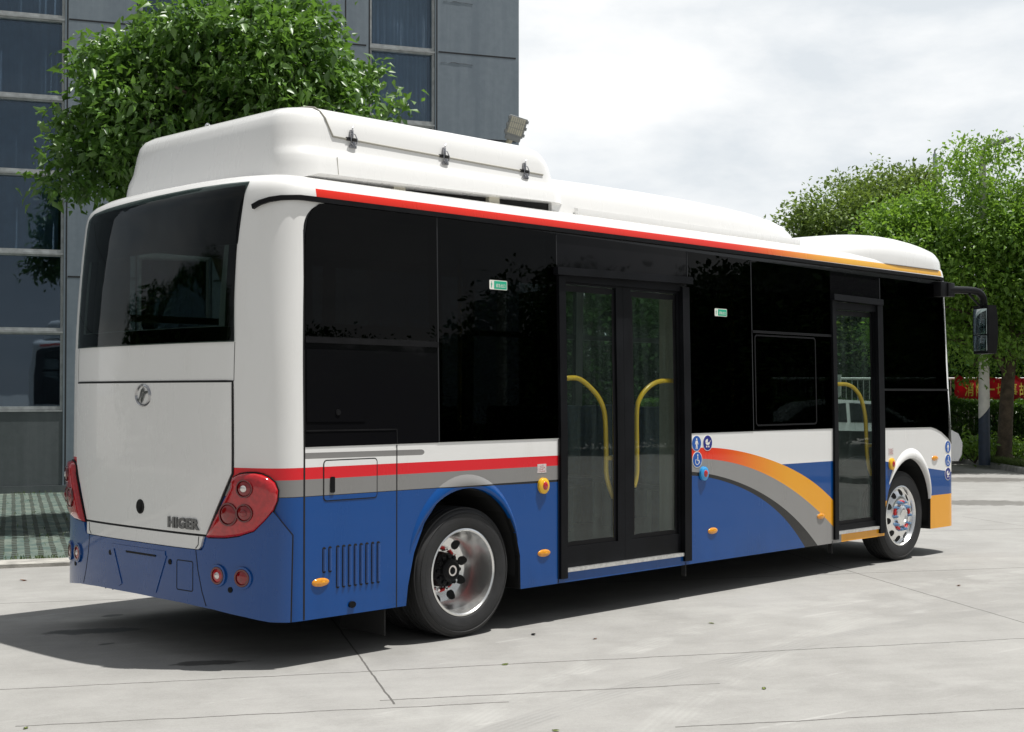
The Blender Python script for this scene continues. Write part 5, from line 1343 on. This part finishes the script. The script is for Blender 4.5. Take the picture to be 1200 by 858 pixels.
bm = bmesh.new(); tube(bm, [(mb[0], mb[1], 0), (mb[0], mb[1], 12.4)], [.16, .09], 10); obj('pole', bm, simple('mast_grey', (.35, .42, .45), .5), t)
bm = bmesh.new(); tube(bm, [(mb[0], mb[1], 12.39), (mb[0], mb[1], 12.6)], [.05, .03], 8); obj('cap', bm, M_lampgrey, t)

# ------------------------------------------------------------------ the grey building
bld = thing('building', 'grey panelled building with tall window strips behind the bus', 'building', tuple(fac(3, 0)))
def wall_mat(name, c0, c1):
    m, t, b = new_mat(name); co = coords(t); x, y, z = xyz(t, co)
    n = noise(t, mapping(t, co, (1, 1, .25)), 1.6, 7, .65); n2 = noise(t, co, 9, 5, .6)
    s = noise(t, mapping(t, co, (6, 6, .25)), 1.0, 4, .6)
    v = n * .45 + n2 * .2 + s * .35
    t.links.new(mixc(t, s.step(.6, .72) * n.step(.4, .6) * .35, mixc(t, v.step(.38, .62), c0, c1), tuple(q * .55 for q in c0)), b.inputs['Base Color']); setp(b, Roughness=.6); bump(t, b, n2, .08, .02); return m
M_wall = wall_mat('facade_panel', (.165, .205, .245), (.22, .265, .305)); M_wallbase = wall_mat('wall_base_dark', (.085, .10, .105), (.115, .13, .137))  # wall base below the windows is darker than the panels
M_wframe = simple('window_frame_grey', (.36, .38, .385), .45, .0, var=.2)
def fbox(bm, s0, s1, o0, o1, z0, z1, bev=0):
    M = Matrix(((FE[0], FN[0], 0, FO[0]), (FE[1], FN[1], 0, FO[1]), (0, 0, 1, 0), (0, 0, 0, 1)))
    box(bm, s0, s1, o0, o1, z0, z1, bev, M)
H_B = 16.2
WS = [(-1.95, .52), (1.70, 2.85), (5.60, 6.80), (-6.5, -4.2)]         # window strips
solid = [(-14, -6.5), (-4.2, -1.95), (.52, 1.70), (2.85, 5.60), (6.80, 8.39)]
bm = bmesh.new()
for a, b_ in solid: fbox(bm, a, b_, -.5, 0, 0, H_B)
for a, b_ in WS: fbox(bm, a, b_, -.5, -.10, H_B - .4, H_B)
fbox(bm, 8.39 - .5, 8.39, -9, -.501, 0, H_B); fbox(bm, -14, 8.39, -9.5, -9.0, 0, H_B)
obj('wall', bm, M_wall, bld)
bm = bmesh.new(); fbox(bm, -13.99, 8.36, -9, -.52, H_B - .2, H_B - .1); obj('roof', bm, M_wall, bld)
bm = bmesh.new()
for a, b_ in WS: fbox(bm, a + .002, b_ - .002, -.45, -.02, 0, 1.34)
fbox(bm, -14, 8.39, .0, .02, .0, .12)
obj('wall_base', bm, M_wallbase, bld)
M_wglass = None
def wglass():
    m, t, b = new_mat('building_glass'); t.nodes.remove(b); co = coords(t)
    tr = t.nodes.new('ShaderNodeBsdfTransparent'); tr.inputs[0].default_value = (.66, .74, .80, 1)
    gl = t.nodes.new('ShaderNodeBsdfGlossy'); gl.inputs['Roughness'].default_value = .02; gl.inputs[0].default_value = (.62, .76, .92, 1)
    bp = t.nodes.new('ShaderNodeBump'); bp.inputs['Strength'].default_value = .06; bp.inputs['Distance'].default_value = .05; t.links.new(noise(t, co, .9, 2, .4).k, bp.inputs['Height'])
    t.links.new(bp.outputs[0], gl.inputs['Normal']); mx = t.nodes.new('ShaderNodeMixShader'); k = schlick(t, bp.outputs[0], .11)
    t.links.new(k.k, mx.inputs[0]); t.links.new(tr.outputs[0], mx.inputs[1]); t.links.new(gl.outputs[0], mx.inputs[2]); t.links.new(mx.outputs[0], t.nodes['Material Output'].inputs[0]); return m
M_wglass = wglass()
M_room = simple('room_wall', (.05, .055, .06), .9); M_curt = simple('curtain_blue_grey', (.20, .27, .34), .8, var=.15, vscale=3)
M_skyback = simple('sky_backing_pale', (.72, .77, .84), .8, var=.12, vscale=2)  # pale colour stands in for sky mirrored in the right-hand panes
ZT = [1.34, 2.61, 3.88, 5.17, 6.39, 7.70, 8.98, 10.25, 11.5, 12.8, 14.1, 15.4, H_B - .4]
for wi, (a, b_) in enumerate(WS):
    for zi in range(len(ZT) - 1):
        z0, z1 = ZT[zi], ZT[zi + 1]
        bm = bmesh.new(); f = .045
        fbox(bm, a + .003, a + f, -.16, -.035, z0 + .002, z1 - .002); fbox(bm, b_ - f, b_ - .003, -.16, -.035, z0 + .002, z1 - .002)
        fbox(bm, a + f, b_ - f, -.16, -.035, z0 + .003, z0 + .055); fbox(bm, a + f, b_ - f, -.16, -.035, z1 - .055, z1 - .003)
        fbox(bm, a + .003, b_ - .003, -.06, -.004, z0 - .03, z0 + .0)
        w = obj('window', bm, M_wframe, bld)
        bm = bmesh.new()
        if wi == 0: 
            sp = [(a + f, a + 1.3), (a + 1.345, b_ - f)]
            fbox(bm, a + 1.30, a + 1.345, -.14, -.05, z0 + .055, z1 - .055); obj('mullion', bm, M_wframe, w); bm = bmesh.new()
        else: sp = [(a + f, b_ - f)]
        for q0, q1 in sp: fbox(bm, q0 - .004, q1 + .004, -.12, -.11, z0 + .05, z1 - .05)
        obj('pane', bm, M_wglass, w)
        if zi in (2, 3, 4, 5, 6) or wi > 0:
            rng = np.random.default_rng(wi * 50 + zi); bm = bmesh.new(); n = 70; prev = None
            c0, c1 = a + .1 + (.3 * rng.random() if wi == 0 else 0), b_ - .08
            zt = z1 - .06; zb = z0 + .06 
            for k in range(n + 1):
                s_ = c0 + (c1 - c0) * k / n; o_ = -.26 + .028 * math.sin(k * .9 + 2 * math.sin(k * .13)) + .012 * math.sin(k * 2.3)
                v = [bm.verts.new(tuple(fac(s_, o_, zb))), bm.verts.new(tuple(fac(s_, o_ * .98, zt)))]
                if prev: bm.faces.new([prev[0], v[0], v[1], prev[1]])
                prev = v
            bmesh.ops.solidify(bm, geom=bm.faces[:], thickness=.004)
            obj('curtain_backing', bm, M_curt if wi != 2 else M_skyback, w, ang=1.5)  # third strip gets the pale sheet in place of a sky reflection
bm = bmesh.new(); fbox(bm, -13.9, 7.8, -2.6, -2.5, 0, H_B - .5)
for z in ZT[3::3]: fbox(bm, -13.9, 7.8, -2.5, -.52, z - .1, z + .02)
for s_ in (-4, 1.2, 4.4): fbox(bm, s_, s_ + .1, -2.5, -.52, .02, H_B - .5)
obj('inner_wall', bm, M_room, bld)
M_joint = simple('panel_joint', (.02, .022, .025), .8)
bm = bmesh.new()
for z in (3.5, 6.18, 7.70, 9.6, 12.0):
    for a, b_ in solid:
        fbox(bm, a + .06, b_ - .06, -.004, .0025, z - .014, z + .014)
for s_ in (5.17, 5.595, 6.83, .56, 2.88, 1.66): fbox(bm, s_ - .011, s_ + .011, -.004, .003, .13, H_B - .2)
obj('panel_joint', bm, M_joint, bld)
def cracks(bm, which):
    rng = np.random.default_rng(9)
    for s0, s1, z in (which,):
        k = 9; pts = [fac(s0 + (s1 - s0) * i / k, .003, z + rng.normal() * .009) for i in range(k + 1)]
        tube(bm, pts, [.001 + .003 * rng.random() for _ in pts], 4)
for w_ in ((6.9, 7.5, 7.52), (6.95, 7.5, 8.62)): bm = bmesh.new(); cracks(bm, w_); obj('crack', bm, M_joint, bld)

# ------------------------------------------------------------------ white car passing beyond the bus
cw = at(28.4, 6.85); car = thing('car', 'white car on the road beyond the front of the bus, mostly hidden by it', 'car', tuple(cw))
CM = Matrix(((RT[0], FWH[0], 0, cw[0]), (RT[1], FWH[1], 0, cw[1]), (0, 0, 1, 0), (0, 0, 0, 1)))
M_carp = simple('car_white', (.74, .74, .74), .25, coat=.6); M_carg = glass('car_glass', (.10, .11, .12), .9)
prof = [(-2.15, .30), (-2.20, .55), (-2.15, .85), (-2.0, 1.0), (-1.5, 1.10), (-1.0, 1.40), (-.3, 1.48), (.5, 1.44), (1.1, 1.08), (1.75, .95), (2.05, .80), (2.13, .62), (2.12, .38), (2.05, .25), (1.78, .25), (1.70, .45), (1.52, .58), (1.30, .62), (1.08, .58), (.90, .45), (.82, .25), (-.82, .25), (-.90, .45), (-1.08, .58), (-1.30, .62), (-1.52, .58), (-1.70, .45), (-1.78, .25), (-2.05, .25)]
def carbody(bm):
    b = bmesh.new(); rows = []
    for yy, k in ((-.88, .0), (-.86, .04), (-.6, .09), (0, .12), (.6, .09), (.86, .04), (.88, 0)):
        rows.append([b.verts.new(CM @ Vector((x + (k if x > 1.5 else -k if x < -1.5 else 0) * .6, (yy if z < 1.0 else yy * (1 - (z - 1.0) * .35)), z))) for x, z in prof])
    n = len(prof)
    for a, c in zip(rows, rows[1:]):
        for k in range(n): b.faces.new([a[k], a[(k + 1) % n], c[(k + 1) % n], c[k]])
    b.faces.new(rows[0]); b.faces.new(rows[-1][::-1]); bmesh.ops.recalc_face_normals(b, faces=b.faces[:]); merge(bm, b)
bm = bmesh.new(); carbody(bm); obj('body', bm, M_carp, car, ang=.5)
for y0, s in ((-.80, -1), (.80, 1)):
    for q in ([(-1.35, 1.06), (-.95, 1.34), (-.15, 1.41), (-.15, 1.02)], [(-.08, 1.02), (-.08, 1.41), (.45, 1.38), (.98, 1.06), (.95, 1.0)]):
        bm = bmesh.new(); f = lambda o_: (lambda p: CM @ Vector((p[0], s * (.885 * (1 - max(0, p[1] - 1.0) * .35)) + s * o_, p[1]))); prism(bm, q, f(-.01), f(.004)); obj('window', bm, M_carg, car)
bm = bmesh.new(); prism(bm, [(-.62, 0), (.62, 0), (.55, 1), (-.55, 1)], lambda p: CM @ Vector((1.12 - .53 * p[1], p[0], 1.10 + .33 * p[1])), lambda p: CM @ Vector((1.09 - .53 * p[1], p[0], 1.06 + .33 * p[1]))); obj('windscreen', bm, M_carg, car)
for s in (-1, 1):
    bm = bmesh.new(); box(bm, 1.98, 2.10, s * .66 - .17, s * .66 + .17, .66, .80, .03, CM); obj('headlight', bm, M_clear, car)
    bm = bmesh.new(); box(bm, 2.04, 2.13, s * .80 - .05, s * .80 + .05, .52, .58, .01, CM); obj('indicator', bm, M_amber, car)
    for x in (-1.3, 1.3):
        bm = bmesh.new(); Mw = CM @ Matrix.Translation((x, s * .78, .31)) @ Matrix.Scale(s, 4, (0, 1, 0)); lathe(bm, [(.19, -.09), (.29, -.1), (.31, -.08), (.31, .07), (.29, .1), (.2, .095)], Mw, 32); w = obj('wheel', bm, M_tyre, car)
        bm = bmesh.new(); lathe(bm, [(.2, .09), (.17, .07), (.05, .08), (0, .085)], Mw, 20); obj('rim', bm, M_lampgrey, w)
bm = bmesh.new(); box(bm, 2.02, 2.145, -.4, .4, .42, .60, .02, CM); obj('grille', bm, M_black, car)

# ------------------------------------------------------------------ fallen leaves and bits on the yard
M_dead = simple('dead_leaf', (.42, .20, .09), .8, var=.4, vscale=60); M_fresh = simple('fresh_leaf', (.40, .48, .14), .6, var=.3, vscale=60); M_bit = simple('black_scrap', (.012, .012, .012), .6)
LV_ = [(625, 743, 'black curled scrap lying on the concrete by the rear wheel', M_bit, .07), (697, 748, 'small brown leaf on the concrete below the middle door', M_dead, .05), (833, 730, 'pale green leaf on the concrete under the painted arcs', M_fresh, .06), (894, 806, 'pale green leaf near the bottom edge, right of the middle', M_fresh, .05),
       (592, 778, 'yellow green leaf on the concrete in front of the rear wheel', M_fresh, .055), (651, 855, 'green leaf at the very bottom edge of the picture', M_fresh, .05), (1122, 686, 'reddish brown leaf on the concrete in front of the front wheel', M_dead, .07), (33, 852, 'green leaf in the bottom left corner', M_fresh, .05), (29, 680, 'pale dry leaf on the concrete by the paved verge', M_dead, .09)]
for k, (px, py, lb, mt, sz) in enumerate(LV_):
    d = CAM[2] * 1613 / (py - 460.); p = at(d, (px - 600) / 1613 * d); rng = np.random.default_rng(k); a = rng.random() * 6.28; sz *= .8
    bm = bmesh.new(); n = 7; L1, R1, Cc = [], [], []
    for i in range(n):
        s_ = i / (n - 1); w = .3 * sz * math.sin(math.pi * min(1, s_ * .93 + .04)) ** .8; zc = .003 + .012 * sz / .06 * (s_ - .4) ** 2 * 1.6
        q = Vector((p[0] + math.cos(a) * (s_ - .5) * sz, p[1] + math.sin(a) * (s_ - .5) * sz, zc)); si = Vector((-math.sin(a), math.cos(a), 0)) * w
        L1.append(bm.verts.new(q + si + Vector((0, 0, w * .3)))); Cc.append(bm.verts.new(q)); R1.append(bm.verts.new(q - si + Vector((0, 0, w * .15))))
    for i in range(n - 1): bm.faces.new([L1[i], Cc[i], Cc[i + 1], L1[i + 1]]); bm.faces.new([Cc[i], R1[i], R1[i + 1], Cc[i + 1]])
    bmesh.ops.solidify(bm, geom=bm.faces[:], thickness=.0015)
    tag(obj('fallen_leaf' if mt is not M_bit else 'scrap', bm, mt, at=(p[0], p[1], 0.004), ang=1.5), lb, 'leaf' if mt is not M_bit else 'litter')
